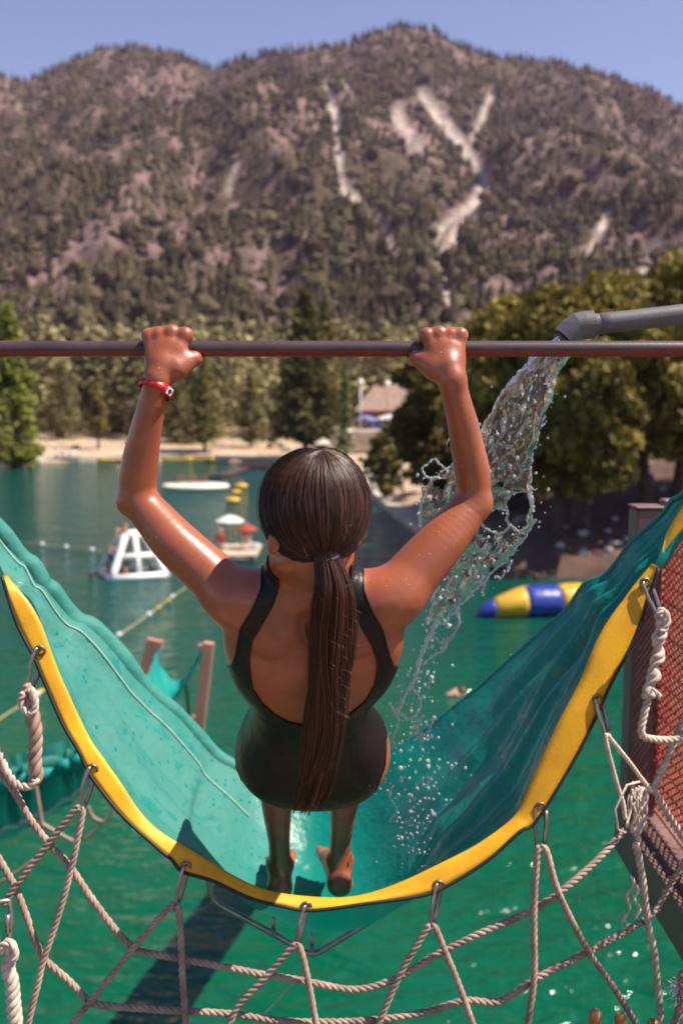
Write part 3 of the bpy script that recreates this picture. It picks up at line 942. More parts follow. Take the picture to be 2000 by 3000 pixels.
def fabric_material(name, dry, wet, spots=True, trans=0.24):
    m = bpy.data.materials.new(name); m.use_nodes = True
    t = m.node_tree; b = t.nodes['Principled BSDF']; out = t.nodes['Material Output']
    tc = t.nodes.new('ShaderNodeTexCoord')
    def noise(scale, detail=4, dist=0.0):
        n_ = t.nodes.new('ShaderNodeTexNoise'); n_.inputs['Scale'].default_value = scale
        n_.inputs['Detail'].default_value = detail; n_.inputs['Distortion'].default_value = dist
        t.links.new(tc.outputs['Object'], n_.inputs['Vector']); return n_.outputs['Fac']
    def rng(v, a, b_, c=0.0, d=1.0):
        r = t.nodes.new('ShaderNodeMapRange'); r.inputs[1].default_value = a; r.inputs[2].default_value = b_; r.inputs[3].default_value = c; r.inputs[4].default_value = d
        t.links.new(v, r.inputs[0]); return r.outputs[0]
    def math_(op, a, b_):
        r = t.nodes.new('ShaderNodeMath'); r.operation = op
        for i, v in enumerate((a, b_)):
            if isinstance(v, (int, float)): r.inputs[i].default_value = v
            else: t.links.new(v, r.inputs[i])
        r.use_clamp = True
        return r.outputs[0]
    sx = t.nodes.new('ShaderNodeSeparateXYZ'); t.links.new(tc.outputs['Object'], sx.inputs[0])
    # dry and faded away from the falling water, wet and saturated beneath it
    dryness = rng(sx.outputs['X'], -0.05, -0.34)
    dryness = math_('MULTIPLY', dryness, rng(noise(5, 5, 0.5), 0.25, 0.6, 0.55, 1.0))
    if spots:
        v = t.nodes.new('ShaderNodeTexVoronoi'); v.inputs['Scale'].default_value = 46; v.inputs['Randomness'].default_value = 1.0
        t.links.new(tc.outputs['Object'], v.inputs['Vector'])
        cell = rng(v.outputs['Distance'], 0.24, 0.30)                # 0 inside a drop
        wh = t.nodes.new('ShaderNodeSeparateColor'); t.links.new(v.outputs['Color'], wh.inputs[0])
        pick = rng(wh.outputs[0], 0.66, 0.68)                        # 1 for the few cells that hold a drop
        drop = math_('MULTIPLY', math_('SUBTRACT', 1.0, cell), pick)
        big = rng(noise(9, 6, 1.2), 0.60, 0.63)
        dryness = math_('MULTIPLY', dryness, math_('SUBTRACT', 1.0, math_('MAXIMUM', drop, math_('MULTIPLY', big, 0.6))))
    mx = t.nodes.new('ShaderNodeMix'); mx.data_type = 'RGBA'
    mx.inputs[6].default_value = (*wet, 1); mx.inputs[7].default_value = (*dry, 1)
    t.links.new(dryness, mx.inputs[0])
    dirt = rng(noise(14, 7, 2.0), 0.64, 0.72)
    dirt = math_('MULTIPLY', dirt, rng(sx.outputs['X'], 0.15, 0.4))
    m2 = t.nodes.new('ShaderNodeMix'); m2.data_type = 'RGBA'; m2.inputs[7].default_value = (0.20, 0.13, 0.05, 1)
    t.links.new(mx.outputs[2], m2.inputs[6]); t.links.new(math_('MULTIPLY', dirt, 0.7), m2.inputs[0])
    colr = m2.outputs[2]
    t.links.new(colr, b.inputs['Base Color'])
    t.links.new(rng(dryness, 0, 1, 0.24, 0.74), b.inputs['Roughness'])
    n1 = noise(35, 4); n2 = noise(6, 3, 0.4)
    ad = t.nodes.new('ShaderNodeMath'); ad.operation = 'MULTIPLY_ADD'; t.links.new(n2, ad.inputs[0]); ad.inputs[1].default_value = 3.0; t.links.new(n1, ad.inputs[2])
    bp = t.nodes.new('ShaderNodeBump'); bp.inputs['Strength'].default_value = 0.36; bp.inputs['Distance'].default_value = 0.011
    t.links.new(ad.outputs[0], bp.inputs['Height']); t.links.new(bp.outputs[0], b.inputs['Normal'])
    tr = t.nodes.new('ShaderNodeBsdfTranslucent'); t.links.new(colr, tr.inputs['Color'])
    ms = t.nodes.new('ShaderNodeMixShader'); ms.inputs[0].default_value = trans
    t.links.new(b.outputs[0], ms.inputs[1]); t.links.new(tr.outputs[0], ms.inputs[2]); t.links.new(ms.outputs[0], out.inputs['Surface'])
    return m
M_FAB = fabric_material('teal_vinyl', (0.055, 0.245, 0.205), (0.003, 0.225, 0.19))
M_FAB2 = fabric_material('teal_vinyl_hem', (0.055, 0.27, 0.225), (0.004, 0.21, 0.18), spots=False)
M_FAB3 = fabric_material('bright_teal_vinyl', (0.004, 0.33, 0.29), (0.004, 0.32, 0.285), spots=False, trans=0.35)
M_FABD = fabric_material('deep_teal_vinyl', (0.006, 0.17, 0.13), (0.004, 0.15, 0.12), spots=False, trans=0.3)
M_YEL = mat('yellow_webbing', (0.80, 0.42, 0.008), 0.5, color2=(0.62, 0.29, 0.007), vscale=9, bump=0.25, bscale=160, ramp=(0.4, 0.75), trans=0.10)
M_BLACK = mat('black_binding', (0.012, 0.012, 0.014), 0.6, var=0.4, vscale=30)
M_STEEL = mat('dull_steel', (0.36, 0.33, 0.33), 0.38, var=0.35, vscale=40, metallic=0.85, roughvar=0.1)
M_PIPING = mat('pale_piping', (0.42, 0.52, 0.44), 0.7, var=0.2, vscale=40)

slide = thing('hammock_slide', 'teal sling seat of the water slide with yellow webbing edge, under the swimmer\'s feet', 'slide', (c_out[NT // 2][0], 2.3, CAM_H - 1.3))
NV = 56
tt_ = np.linspace(0, 1, NT); vv_ = np.linspace(0, 1, NV)
tan_ = np.gradient(c_in, axis=0); tan_ /= np.linalg.norm(tan_, axis=1)[:, None]
outw = np.stack([tan_[:, 2], np.zeros(NT), -tan_[:, 0]], 1); outw /= np.linalg.norm(outw, axis=1)[:, None]
cen_w = np.exp(-((c_in[:, 0] - c_in[:, 0][np.argmin(c_in[:, 2])]) / 0.26) ** 2)
sag = 0.035 + 0.175 * cen_w
TT, VV = np.meshgrid(tt_, vv_, indexing='ij')
base_ = c_in[:, None, :] * (1 - VV[..., None]) + c_far[:, None, :] * VV[..., None]
prof = 4 * VV * (1 - VV)
prof = prof ** 0.85
fold = (fbm(TT * 5 + 3, VV * 8, 5, 3) - 0.5) * 0.030 * prof
rightw = np.clip((TT - 0.55) * 5, 0, 1); leftw = np.clip((0.45 - TT) * 5, 0, 1)
fold += rightw * prof * (0.017 * np.sin(VV * 24 + TT * 10 + 3.0 * fbm(TT * 4, VV * 3, 9, 2)) + 0.010 * np.sin(VV * 45 - TT * 12 + 3 * fbm(TT * 6, VV * 4, 19, 2)))
fold += leftw * prof * (0.017 * np.sin(VV * 14 + TT * 12 + 2 * fbm(TT * 4, VV * 3, 23, 2)) + 0.008 * np.sin(VV * 33 - TT * 9 + 4 * fbm(TT * 7, VV * 4, 29, 2)))
FAB = base_ + outw[:, None, :] * (sag[:, None] * prof + fold)[..., None]
ii = np.arange(NT * NV).reshape(NT, NV)
FF = np.stack([ii[:-1, :-1], ii[:-1, 1:], ii[1:, 1:], ii[1:, :-1]], -1).reshape(-1, 4)
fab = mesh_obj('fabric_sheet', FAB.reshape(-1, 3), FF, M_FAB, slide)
fab['label'] = 'wet teal vinyl sheet, faded and spotted on its left side'
# yellow webbing border (6 mm thick band) and its black binding
def band(curve_a, curve_b, thick, name, m, parent, i0=0, i1=None, nw=5):
    a = curve_a[i0:i1]; b = curve_b[i0:i1]; n = len(a)
    d = np.gradient(a, axis=0); w = b - a
    nrm = np.cross(d, w); nrm /= np.linalg.norm(nrm, axis=1)[:, None]
    V = []; F = []
    prof_ = [(k / (nw - 1), 1) for k in range(nw)] + [(k / (nw - 1), -1) for k in range(nw - 1, -1, -1)]
    for i in range(n):
        for q, s in prof_:
            bul = 0.6 + 0.4 * math.sin(math.pi * q)
            V.append(a[i] + w[i] * q + nrm[i] * s * thick / 2 * bul)
    K = len(prof_)
    for i in range(n - 1):
        for k in range(K):
            F.append((i * K + k, i * K + (k + 1) % K, (i + 1) * K + (k + 1) % K, (i + 1) * K + k))
    F.append(tuple(range(K))); F.append(tuple((n - 1) * K + k for k in range(K - 1, -1, -1)))
    return mesh_obj(name, V, F, m, parent)
def near_i(curve, px, py):
    u, v = project(curve); return int(np.argmin((u - px) ** 2 + (v - py) ** 2))
def rematch(a, b):
    """resample b so that its points face those of a"""
    out = []
    for i in range(len(a)):
        out.append(b[int(np.argmin(((b - a[i]) ** 2).sum(1)))])
    out = np.array(out); k = np.ones(9) / 9
    pad = np.pad(out, ((4, 4), (0, 0)), mode='edge')
    return np.stack([np.convolve(pad[:, j], k, 'valid') for j in range(3)], 1)
fine_in = resample(c_in, 1600, False)
in_m = rematch(c_out, fine_in)
iL, iR = near_i(c_out, 8, 1690), near_i(c_out, 1930, 1655)
band(c_out, in_m, 0.005, 'yellow_border', M_YEL, slide, iL, iR)
edge = MB().tube(c_out[iL:iR] + np.array([0, -0.001, -0.002]), 0.0042, 6)
edge.build('black_binding', M_BLACK, slide)
# short second length of webbing by the post
sA = px_curve([(1940, 1618), (1970, 1580), (2010, 1535), (2080, 1440)], 2.22, 20); sB = px_curve([(1952, 1560), (1975, 1518), (2005, 1470), (2060, 1390)], 2.24, 20)
band(sA, sB, 0.005, 'yellow_tie_band', M_YEL, slide)
# rolled hem of the far edge
q_ = np.linspace(0, 1, NT)
lw = np.clip((0.50 - q_) * 6, 0, 1)
hr = 0.0085 + 0.019 * lw + 0.005 * (fbm(q_ * 60, q_ * 0, 77, 3) - 0.5) + lw * 0.020 * (fbm(q_ * 24, q_ * 0 + 3, 78, 2) - 0.5)
hem_c = c_far + np.array([0, 0.004, 0]) - np.array([0, 0, 1.0]) * hr[:, None] * 0.9
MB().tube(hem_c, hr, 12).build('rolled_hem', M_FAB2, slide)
iP = int(NT * 0.07); iQ = int(NT * 0.44)
jv = int(NV * 0.84)
MB().tube(FAB[iP:iQ, jv] - outw[iP:iQ] * 0.003, 0.0022, 6).build('piping', M_PIPING, slide)
# stitched seams
# reinforcement folded under the rim
M_RING = mat('worn_grommet', (0.30, 0.24, 0.17), 0.45, var=0.4, vscale=60, metallic=0.8)

# carabiners and the rope net
CLIPS = [((118, 1903), (88, 2015), 'steel clip at the left edge, highest on the left of the webbing'),
         ((272, 2250), (236, 2372), 'steel clip second from the top on the left webbing'),
         ((545, 2537), (515, 2662), 'steel clip on the shaded webbing below the left fold'),
         ((897, 2653), (866, 2780), 'steel clip at the lowest point of the yellow webbing'),
         ((1284, 2590), (1262, 2722), 'steel clip on the webbing right of the lowest point'),
         ((1582, 2362), (1582, 2492), 'steel clip where the webbing turns up on the right'),
         ((1748, 2046), (1780, 2162), 'steel clip half way up the right webbing above the thin ropes'),
         ((1888, 1705), (1930, 1803), 'steel clip highest on the right holding the white knotted rope')]
def clip_link(top, bot, wid=0.0145, r=0.0046, yaw=0.5):
    top = np.asarray(top); bot = np.asarray(bot)
    ax_ = bot - top; L = np.linalg.norm(ax_); ax_ = ax_ / L
    side = np.cross(ax_, np.array([0, 1.0, 0])); side /= np.linalg.norm(side)
    fw = np.cross(side, ax_)
    side = side * math.cos(yaw) + fw * math.sin(yaw)
    pts = []
    for k in range(36):
        a = 2 * math.pi * k / 36
        sx_ = math.copysign(abs(math.cos(a)) ** 0.7, math.cos(a)); 
        w = wid * (0.75 if math.sin(a) < 0 else 1.0)
        yy = math.sin(a)
        st = (L / 2 - wid * 0.6) * math.copysign(min(1, abs(yy) * 1.6), yy)
        pts.append((top + bot) / 2 - ax_ * st + side * w * sx_ - ax_ * wid * 0.6 * yy)
    return np.array(pts)
for k, (a, b, lab) in enumerate(CLIPS):
    Y = rimY(a[0]) - 0.004
    A = at(a[0], a[1], Y); B = at(b[0], b[1], Y - 0.012)
    hole = MB()
    cpt = at(a[0], a[1] + 3, Y - 0.004)
    hole.tube([cpt + 0.0105 * np.array([math.cos(q), -0.25 * math.sin(q), math.sin(q)]) for q in np.linspace(0, 2 * math.pi, 18, endpoint=False)], 0.0034, 6, closed=True)
    hole.build('grommet', M_RING, slide)
    c = thing('snap_clip', lab, 'clip', B, 'clips along the webbing')
    pts = clip_link(A - [0, 0, -0.002], B, yaw=[0.9, 1.0, 1.25, 1.2, 1.0, 0.35, 0.9, 0.8][k])
    MB().tube(pts, 0.0044, 8, closed=True).build('link', M_STEEL, c)
    mid = pts[9] * 0.5 + pts[9 + 18] * 0.5
    gate = [pts[(33) % 36], pts[0], pts[3]]
    MB().tube(resample(gate, 6), 0.0056, 8).build('gate_sleeve', M_STEEL, c)

M_ROPE = mat('tan_rope', (0.40, 0.28, 0.225), 0.9, color2=(0.22, 0.14, 0.115), vscale=26, bump=0.6, bscale=420, ramp=(0.35, 0.7))
M_ROPEW = mat('white_rope', (0.58, 0.48, 0.40), 0.9, color2=(0.40, 0.30, 0.24), vscale=40, bump=0.6, bscale=420, ramp=(0.4, 0.7))
def twisted(path, R, pitch=0.045, step=0.0042, strands=3, mb=None, taper=None):
    """laid rope: three strands wound round each other"""
    mb = mb or MB()
    path = np.asarray(path, float)
    L = np.linalg.norm(np.diff(path, axis=0), axis=1).sum()
    n = max(8, int(L / step))
    c = resample(path, n)
    t = np.gradient(c, axis=0); t /= np.linalg.norm(t, axis=1)[:, None]
    up = np.array([0, 1.0, 0]) if abs(t[0][1]) < 0.9 else np.array([1.0, 0, 0])
    a = np.cross(t, up); a /= np.linalg.norm(a, axis=1)[:, None]; b = np.cross(t, a)
    ph = np.linspace(0, L, n) / pitch * 2 * math.pi
    rr = np.full(n, R) if taper is None else R * np.asarray(taper(np.linspace(0, 1, n)))
    for s in range(strands):
        o = ph + s * 2 * math.pi / strands
        wob = 1 + 0.06 * np.sin(ph * 0.37 + s)
        mb.tube(c + (0.50 * rr * wob)[:, None] * (np.cos(o)[:, None] * a + np.sin(o)[:, None] * b), 0.56 * rr, 6)
    return mb
def netY(px, py):
    y = 2.035 - 0.00006 * max(0, py - 2300)
    if px > 1640: y += 0.00045 * min(px - 1640, 300)
    return y
def net_path(pts, dy=0.0):
    return np.array([at(x, y, netY(x, y) + dy) for x, y in pts])
net = thing('rope_net', 'brown laid-rope safety net hanging in wide diamonds below the yellow webbing', 'net', at(900, 2980, 2.0))
NET = [
    ([(-60, 2150), (-20, 2235), (40, 2314), (89, 2399), (143, 2470), (201, 2533), (268, 2631), (335, 2720), (384, 2770), (411, 2787), (536, 2810), (700, 2841), (758, 2853), (890, 2874), (1034, 2899), (1149, 2871), (1281, 2796), (1403, 2736), (1545, 2673), (1648, 2606), (1746, 2521), (1827, 2432)], 0.012, 0.0078),
    ([(-80, 2400), (0, 2520), (49, 2609), (85, 2703), (125, 2801), (201, 2872), (259, 2930), (300, 2944), (446, 2957), (670, 2970), (821, 2991), (960, 2994), (1103, 2988), (1246, 2965), (1358, 2932), (1447, 2937), (1501, 2914), (1563, 2870), (1702, 2798), (1894, 2691), (1947, 2615), (2000, 2530), (2060, 2430)], 0.013, 0.0078),
    ([(232, 2366), (219, 2374), (147, 2466), (45, 2600), (12, 2652)], -0.004, 0.0074),
    ([(238, 2368), (241, 2388), (214, 2524), (179, 2658), (129, 2810), (112, 2881), (85, 2993), (70, 3080)], -0.004, 0.0074),
    ([(512, 2652), (491, 2662), (402, 2765), (312, 2877), (214, 2997), (150, 3080)], -0.004, 0.0074),
    ([(516, 2652), (524, 2672), (531, 2770), (536, 2881), (545, 3000), (550, 3090)], -0.004, 0.0074),
    ([(866, 2766), (855, 2777), (776, 2865), (701, 2945), (672, 3000), (630, 3090)], -0.004, 0.0074),
    ([(868, 2766), (881, 2785), (902, 2871), (925, 3000), (940, 3080)], -0.004, 0.0074),
    ([(1258, 2712), (1246, 2727), (1172, 2853), (1108, 3000), (1070, 3090)], -0.004, 0.0074),
    ([(1264, 2712), (1276, 2722), (1304, 2790), (1344, 2888), (1384, 3000), (1420, 3090)], -0.004, 0.0074),
    ([(1580, 2482), (1573, 2503), (1563, 2669), (1563, 2861), (1545, 3000), (1535, 3090)], -0.004, 0.0076),
    ([(1584, 2482), (1600, 2496), (1635, 2615), (1715, 2776), (1791, 2887), (1862, 3000), (1920, 3090)], -0.004, 0.0076),
    ([(1860, 2470), (1878, 2560), (1894, 2691), (1915, 2800), (1935, 3000), (1945, 3090)], -0.006, 0.0086),
    ([(1915, 2305), (1945, 2240), (1985, 2150), (2060, 1990)], 0.02, 0.0080),
    ([(1905, 2300), (1935, 2350), (1990, 2440), (2060, 2540)], 0.02, 0.0082),
]
for k, (pts, dy, R) in enumerate(NET):
    twisted(net_path(pts, dy), R).build('rope', M_ROPE if k not in (12, 13, 14) else M_ROPEW, net)
# thin twin lines from the clip half way up on the right
for pts in ([(1776, 2150), (1773, 2170), (1790, 2240), (1804, 2293), (1822, 2350), (1830, 2400)], [(1780, 2150), (1786, 2164), (1836, 2226), (1889, 2297), (1905, 2320)]):
    twisted(net_path(pts, -0.006), 0.0056, 0.03).build('thin_rope', M_ROPEW, net)
# frayed knot on the right
kn = MB(); rk = random.Random(5)
for i in range(20):
    p = []
    x, y = 1868 + rk.uniform(-26, 26), 2300 + rk.uniform(-12, 30)
    for j in range(6):
        p.append(at(x, y, netY(x, y) + rk.uniform(-0.012, 0.004)))
        x += rk.uniform(-14, 14) + (1862 - x) * 0.25; y += rk.uniform(14, 32)
    kn.tube(resample(p, 18), rk.uniform(0.0014, 0.0042), 6)
for (x0, y0, x1, y1) in ((1850, 2570, 1830, 2700), (1858, 2590, 1868, 2690)):
    p = [at(x0 + (x1 - x0) * t + 7 * math.sin(t * 11), y0 + (y1 - y0) * t, netY(1850, 2600) - 0.012) for t in np.linspace(0, 1, 14)]
    twisted(p, 0.0042, 0.02, mb=kn)
for k in range(9):
    a = at(1829 + rk.uniform(-3, 3), 2690, 2.11); kn.tube([a, a + np.array([rk.uniform(-.012, .012), 0, -rk.uniform(.008, .03)])], [0.0008, 0.0004], 4)
kn.tube(net_path([(1872, 2290), (1835, 2300), (1800, 2370), (1808, 2430), (1830, 2440)], -0.01), 0.0028, 6)
o = kn.build('frayed_knot', M_ROPEW, net); o['kind'] = 'stuff'; o['label'] = 'bushy knot of frayed pale rope ends'
# thick plaited rope with a loose loop, left
pl = thing('plaited_rope', 'thick plaited tan rope hanging from the highest left clip, its white end looping left', 'rope', at(100, 2300, 2.02))
path = net_path([(86, 2006), (78, 2030), (90, 2080), (105, 2150), (102, 2230), (108, 2262), (104, 2290)], -0.01)
twisted(path, 0.0165, 0.075, mb=None, taper=lambda q: 0.55 + 0.45 * np.clip(q * 8, 0, 1) - 0.1 * q).build('plait', M_ROPE, pl)
twisted(net_path([(72, 2030), (62, 2050), (70, 2075), (92, 2090), (104, 2062), (92, 2018)], -0.022), 0.0085).build('eye_loop', M_ROPEW, pl)
twisted(net_path([(106, 2280), (103, 2292), (85, 2304), (50, 2296), (18, 2256), (-2, 2205), (-30, 2160), (-80, 2120)], -0.018), 0.0092).build('loose_end', M_ROPEW, pl)
# the far-left clip and chain-plaited rope
A = at(8, 2640, 1.99); B = at(14, 2775, 1.98)
c = thing('snap_clip', 'steel clip cut by the left edge above the chain-plaited rope', 'clip', B, 'clips along the webbing')
MB().tube(clip_link(A, B, 0.017, yaw=0.5), 0.0056, 8, closed=True).build('link', M_STEEL, c)
MB().tube([at(22, 2680, 1.985), at(24, 2730, 1.985)], 0.0066, 8).build('gate_sleeve', M_STEEL, c)
chn = thing('chain_plaited_rope', 'thick chain-plaited pale rope at the lower left corner', 'rope', at(40, 3000, 1.97))
twisted(np.array([at(x, y, 1.97) for x, y in [(16, 2762), (36, 2790), (24, 2830), (36, 2880), (40, 2940), (46, 3000), (44, 3090)]]), 0.0155, 0.055).build('plait', M_ROPEW, chn)
twisted(np.array([at(x, y, 1.955) for x, y in [(2, 2790), (12, 2766), (34, 2764), (46, 2790), (40, 2815)]]), 0.0082).build('eye_loop', M_ROPEW, chn)
# white knotted rope, right
wk = thing('knotted_rope', 'white knotted rope hanging from the highest right clip beside the red mesh', 'rope', at(1880, 2150, 2.12))
twisted(net_path([(1932, 1796), (1930, 1830), (1925, 1900), (1910, 1985), (1898, 2040), (1885, 2095), (1876, 2140), (1892, 2162), (1950, 2168), (2010, 2164), (2080, 2150)], -0.012), 0.0088).build('line', M_ROPEW, wk)
kk = twisted(net_path([(1928, 1808), (1944, 1822), (1938, 1850), (1924, 1880), (1930, 1915), (1912, 1950), (1912, 1985), (1896, 2015), (1898, 2040)], -0.016), 0.0150, 0.062, taper=lambda q: 0.85 + 0.22 * np.sin(q * 27))
twisted(net_path([(1926, 1806), (1936, 1788), (1952, 1806), (1948, 1836), (1930, 1852)], -0.026), 0.0085, mb=kk)
o = kk.build('knotted_length', M_ROPEW, wk)
twisted(net_path([(1905, 2020), (1920, 2030), (1930, 2042)], -0.026), 0.007).build('cut_end', M_ROPEW, wk)
# frayed white tuft, lower right corner
tf = thing('frayed_rope_end', 'white frayed rope tuft at the lower right edge', 'rope', at(1985, 2930, 1.95))
tb = MB()
for i in range(70):
    a = at(1990 + rk.uniform(-10, 14), 2905 + rk.uniform(-28, 24), 1.95)
    tb.tube([a, a + np.array([rk.uniform(-.028, .01), rk.uniform(-.012, .012), rk.uniform(-.018, .018)])], [0.0014, 0.0006], 4)
tb.build('tuft', mat('white_fibre', (0.72, 0.68, 0.66), 0.95, var=0.2, vscale=50), tf)
twisted([at(1998, 2850, 1.95), at(1992, 2900, 1.95), at(1990, 2950, 1.95), at(1972, 3010, 1.95), at(1950, 3090, 1.95)], 0.009).build('rope', M_ROPE, tf)

# wooden peg tops at the bottom edge
M_PEG = mat('varnished_wood', (0.45, 0.20, 0.07), 0.35, color2=(0.26, 0.10, 0.04), vscale=22, bump=0.2, bscale=90)
for x, y, lab in ((1742, 2956, 'leftmost of three round wooden peg tops at the bottom edge'), (1818, 2966, 'middle of three round wooden peg tops at the bottom edge'), (1912, 2986, 'rightmost and lowest of three round wooden peg tops at the bottom edge')):
    p = at(x, y, 1.9); r = 0.0125
    prof = [(0.003, 0), (0.007, -0.0015), (0.0105, -0.005), (0.0122, -0.010), (0.0125, -0.018), (0.0115, -0.05), (0.0115, -0.16)]
    pg = MB().lathe(p, prof[::-1], 16).build('wooden_peg', M_PEG)
    tag(pg, lab, 'peg', 'wooden pegs at the bottom edge')

# ---------------------------------------------------------------- overhead bar
def bar_material():
    m = mat('painted_bar', (0.075, 0.046, 0.052), 0.42, var=0.4, vscale=20, bump=0.25, bscale=240, roughvar=0.08)
    t = m.node_tree; b = t.nodes['Principled BSDF']
    tc = t.nodes['Texture Coordinate']
    mp = t.nodes.new('ShaderNodeMapping'); mp.inputs['Scale'].default_value = (5, 60, 60)
    nz = t.nodes.new('ShaderNodeTexNoise'); nz.inputs['Scale'].default_value = 1.0; nz.inputs['Detail'].default_value = 7
    t.links.new(tc.outputs['Object'], mp.inputs[0]); t.links.new(mp.outputs[0], nz.inputs['Vector'])
    sp = t.nodes.new('ShaderNodeSeparateXYZ'); t.links.new(tc.outputs['Object'], sp.inputs[0])
    r1 = t.nodes.new('ShaderNodeMapRange'); r1.inputs[1].default_value = 0.001; r1.inputs[2].default_value = -0.009   # worn to red primer low down and towards the ends
    t.links.new(sp.outputs['Z'], r1.inputs[0])
    ab = t.nodes.new('ShaderNodeMath'); ab.operation = 'ABSOLUTE'; t.links.new(sp.outputs['X'], ab.inputs[0])
    r2 = t.nodes.new('ShaderNodeMapRange'); r2.inputs[1].default_value = 0.30; r2.inputs[2].default_value = 1.0; t.links.new(ab.outputs[0], r2.inputs[0])
    mxm = t.nodes.new('ShaderNodeMath'); mxm.operation = 'MAXIMUM'; t.links.new(r1.outputs[0], mxm.inputs[0]); t.links.new(r2.outputs[0], mxm.inputs[1])
    sm = t.nodes.new('ShaderNodeMath'); sm.operation = 'ADD'; t.links.new(nz.outputs['Fac'], sm.inputs[0]); t.links.new(mxm.outputs[0], sm.inputs[1])
    th = t.nodes.new('ShaderNodeMapRange'); th.inputs[1].default_value = 0.92; th.inputs[2].default_value = 0.99; t.links.new(sm.outputs[0], th.inputs[0])
    old = b.inputs['Base Color'].links[0].from_socket
    mx = t.nodes.new('ShaderNodeMix'); mx.data_type = 'RGBA'; mx.inputs[7].default_value = (0.19, 0.022, 0.014, 1)
    t.links.new(old, mx.inputs[6]); t.links.new(th.outputs[0], mx.inputs[0]); t.links.new(mx.outputs[2], b.inputs['Base Color'])
    return m
BAR_Y = 1.60
bc = at(1000, 1022, BAR_Y); bar_r = 23 * mpp(1000, 1022, BAR_Y)
pth = [(x - 0, 0, 0) for x in np.linspace(-1.25, 1.25, 60)]
bar = MB().tube(pth, bar_r, 24).build('grab_bar', bar_material())
bar.location = bc
tag(bar, 'dark painted steel bar worn to red primer, held overhead by the swimmer', 'bar')

# ---------------------------------------------------------------- water pipe
M_PVC = mat('grey_pvc', (0.15, 0.135, 0.145), 0.45, var=0.3, vscale=14, bump=0.1, bscale=80, roughvar=0.08)
pipe = thing('water_pipe', 'grey plastic pipe with angled elbow pouring water behind the bar', 'pipe', at(1700, 960, 2.2))
k_ = mpp(1700, 960, 2.2)
MB().tube(resample([at(2250, 893, 2.2), at(2000, 921, 2.2), at(1738, 951, 2.2)], 12), 30 * k_, 20).build('straight_pipe', M_PVC, pipe)
eb = MB()
ep = [at(x, y, 2.2) for x, y in ((1752, 949), (1733, 951), (1720, 953), (1700, 956), (1682, 963), (1668, 975), (1655, 990))]
eb.tube(ep[:1] + [at(1738, 950.4, 2.2), at(1737, 950.5, 2.2), at(1712, 953, 2.2), at(1690, 956, 2.2), at(1676, 968, 2.2), at(1652, 992, 2.2)], np.array([31, 31.5, 41, 41, 40, 40, 40]) * k_, 28)
eb.build('elbow', M_PVC, pipe, smooth=False)
MB().lathe(at(1650, 994, 2.2), [(34 * k_, 0), (34 * k_, 0.001), (2 * k_, 0.002)], 20, rot=Vector(at(1652, 992, 2.2) - at(1676, 968, 2.2)).to_track_quat('Z', 'Y').to_matrix()).build('mouth', M_BLACK, pipe, smooth=False)

# ---------------------------------------------------------------- tower deck, post and mesh on the right
M_WOODB = mat('brown_deck_board', (0.13, 0.065, 0.055), 0.65, color2=(0.20, 0.11, 0.09), vscale=7, bump=0.3, bscale=70)
M_FASC = mat('brown_fascia', (0.22, 0.125, 0.105), 0.6, var=0.25, vscale=5, bump=0.15, bscale=50)
M_POST = mat('brown_painted_steel', (0.17, 0.085, 0.08), 0.5, var=0.2, vscale=6, bump=0.1, bscale=60)
DZ = CAM_H - 1.335
dk = thing('side_deck', 'brown boarded deck with tan fascia at the right edge', 'deck', (1.5, 2.2, DZ))
for i in range(16):
    yb = 3.02 - i * 0.145
    MB().box((1.58, yb, DZ - 0.016), (1.30, 0.138, 0.030), bev=0.003).build('board', M_WOODB, dk, smooth=False)
MB().box((0.915, 1.95, DZ - 0.085), (0.038, 2.35, 0.135), bev=0.003).build('fascia', M_FASC, dk, smooth=False)
for x, y in ((1.9, 2.9), (1.9, 0.9)):
    MB().box((x, y, (DZ - 0.05) / 2 - 0.5), (0.12, 0.12, DZ + 0.95), bev=0.006).build('support_post', M_POST, dk, smooth=False)
pt = at(1897, 1488, 3.05)
ps = thing('steel_post', 'square brown steel post behind the right end of the teal sling', 'post', (pt[0], 3.06, DZ - 0.15))
MB().box((pt[0], 3.06, (pt[2] + DZ - 0.15) / 2), (0.088, 0.088, pt[2] - DZ + 0.15), bev=0.006).build('shaft', M_POST, ps, smooth=False)
MB().box((pt[0], 3.06, pt[2] + 0.004), (0.094, 0.094, 0.007), bev=0.002).build('cap', M_POST, ps, smooth=False)
MB().box((pt[0] + 0.075, 3.08, pt[2] + 0.0 - 0.4), (0.05, 0.05, 0.85), bev=0.004).build('mesh_stile', M_POST, ps, smooth=False)
# red knotted safety mesh along the edge of the deck
ms_ = MB()
M_MESH = mat('red_mesh_cord', (0.48, 0.085, 0.045), 0.7, color2=(0.30, 0.045, 0.03), vscale=30)
y0, y1, z0, z1 = 1.55, 3.02, DZ + 0.03, CAM_H - 0.42
s = 0.019
for fam in (-1, 1):
    c0 = -3.0
    while c0 < 4.0:
        # line  z = z0 + c0 + fam * 0.62 * (y - y0)
        pts = []
        for y in np.linspace(y0, y1, 40):
            z = z0 + c0 + fam * 0.62 * (y - y0)
            if z0 <= z <= z1: pts.append((0.985 + fam * 0.0025 + 0.03 * math.sin(y * 5) * 0.3, y, z))
        if len(pts) >= 2: ms_.tube(pts, 0.0030, 4, caps=False)
        c0 += s * 1.25
for z in np.arange(z0, z1, 0.052):
    ms_.tube([(0.982, y, z) for y in np.linspace(y0, y1, 12)], 0.0036, 4, caps=False)
mesh_t = thing('safety_mesh', 'red knotted cord mesh stretched along the deck edge at right', 'mesh', (0.985, 2.2, z0))
mo = ms_.build('cord_netting', M_MESH, mesh_t, smooth=False); mo['kind'] = 'stuff'
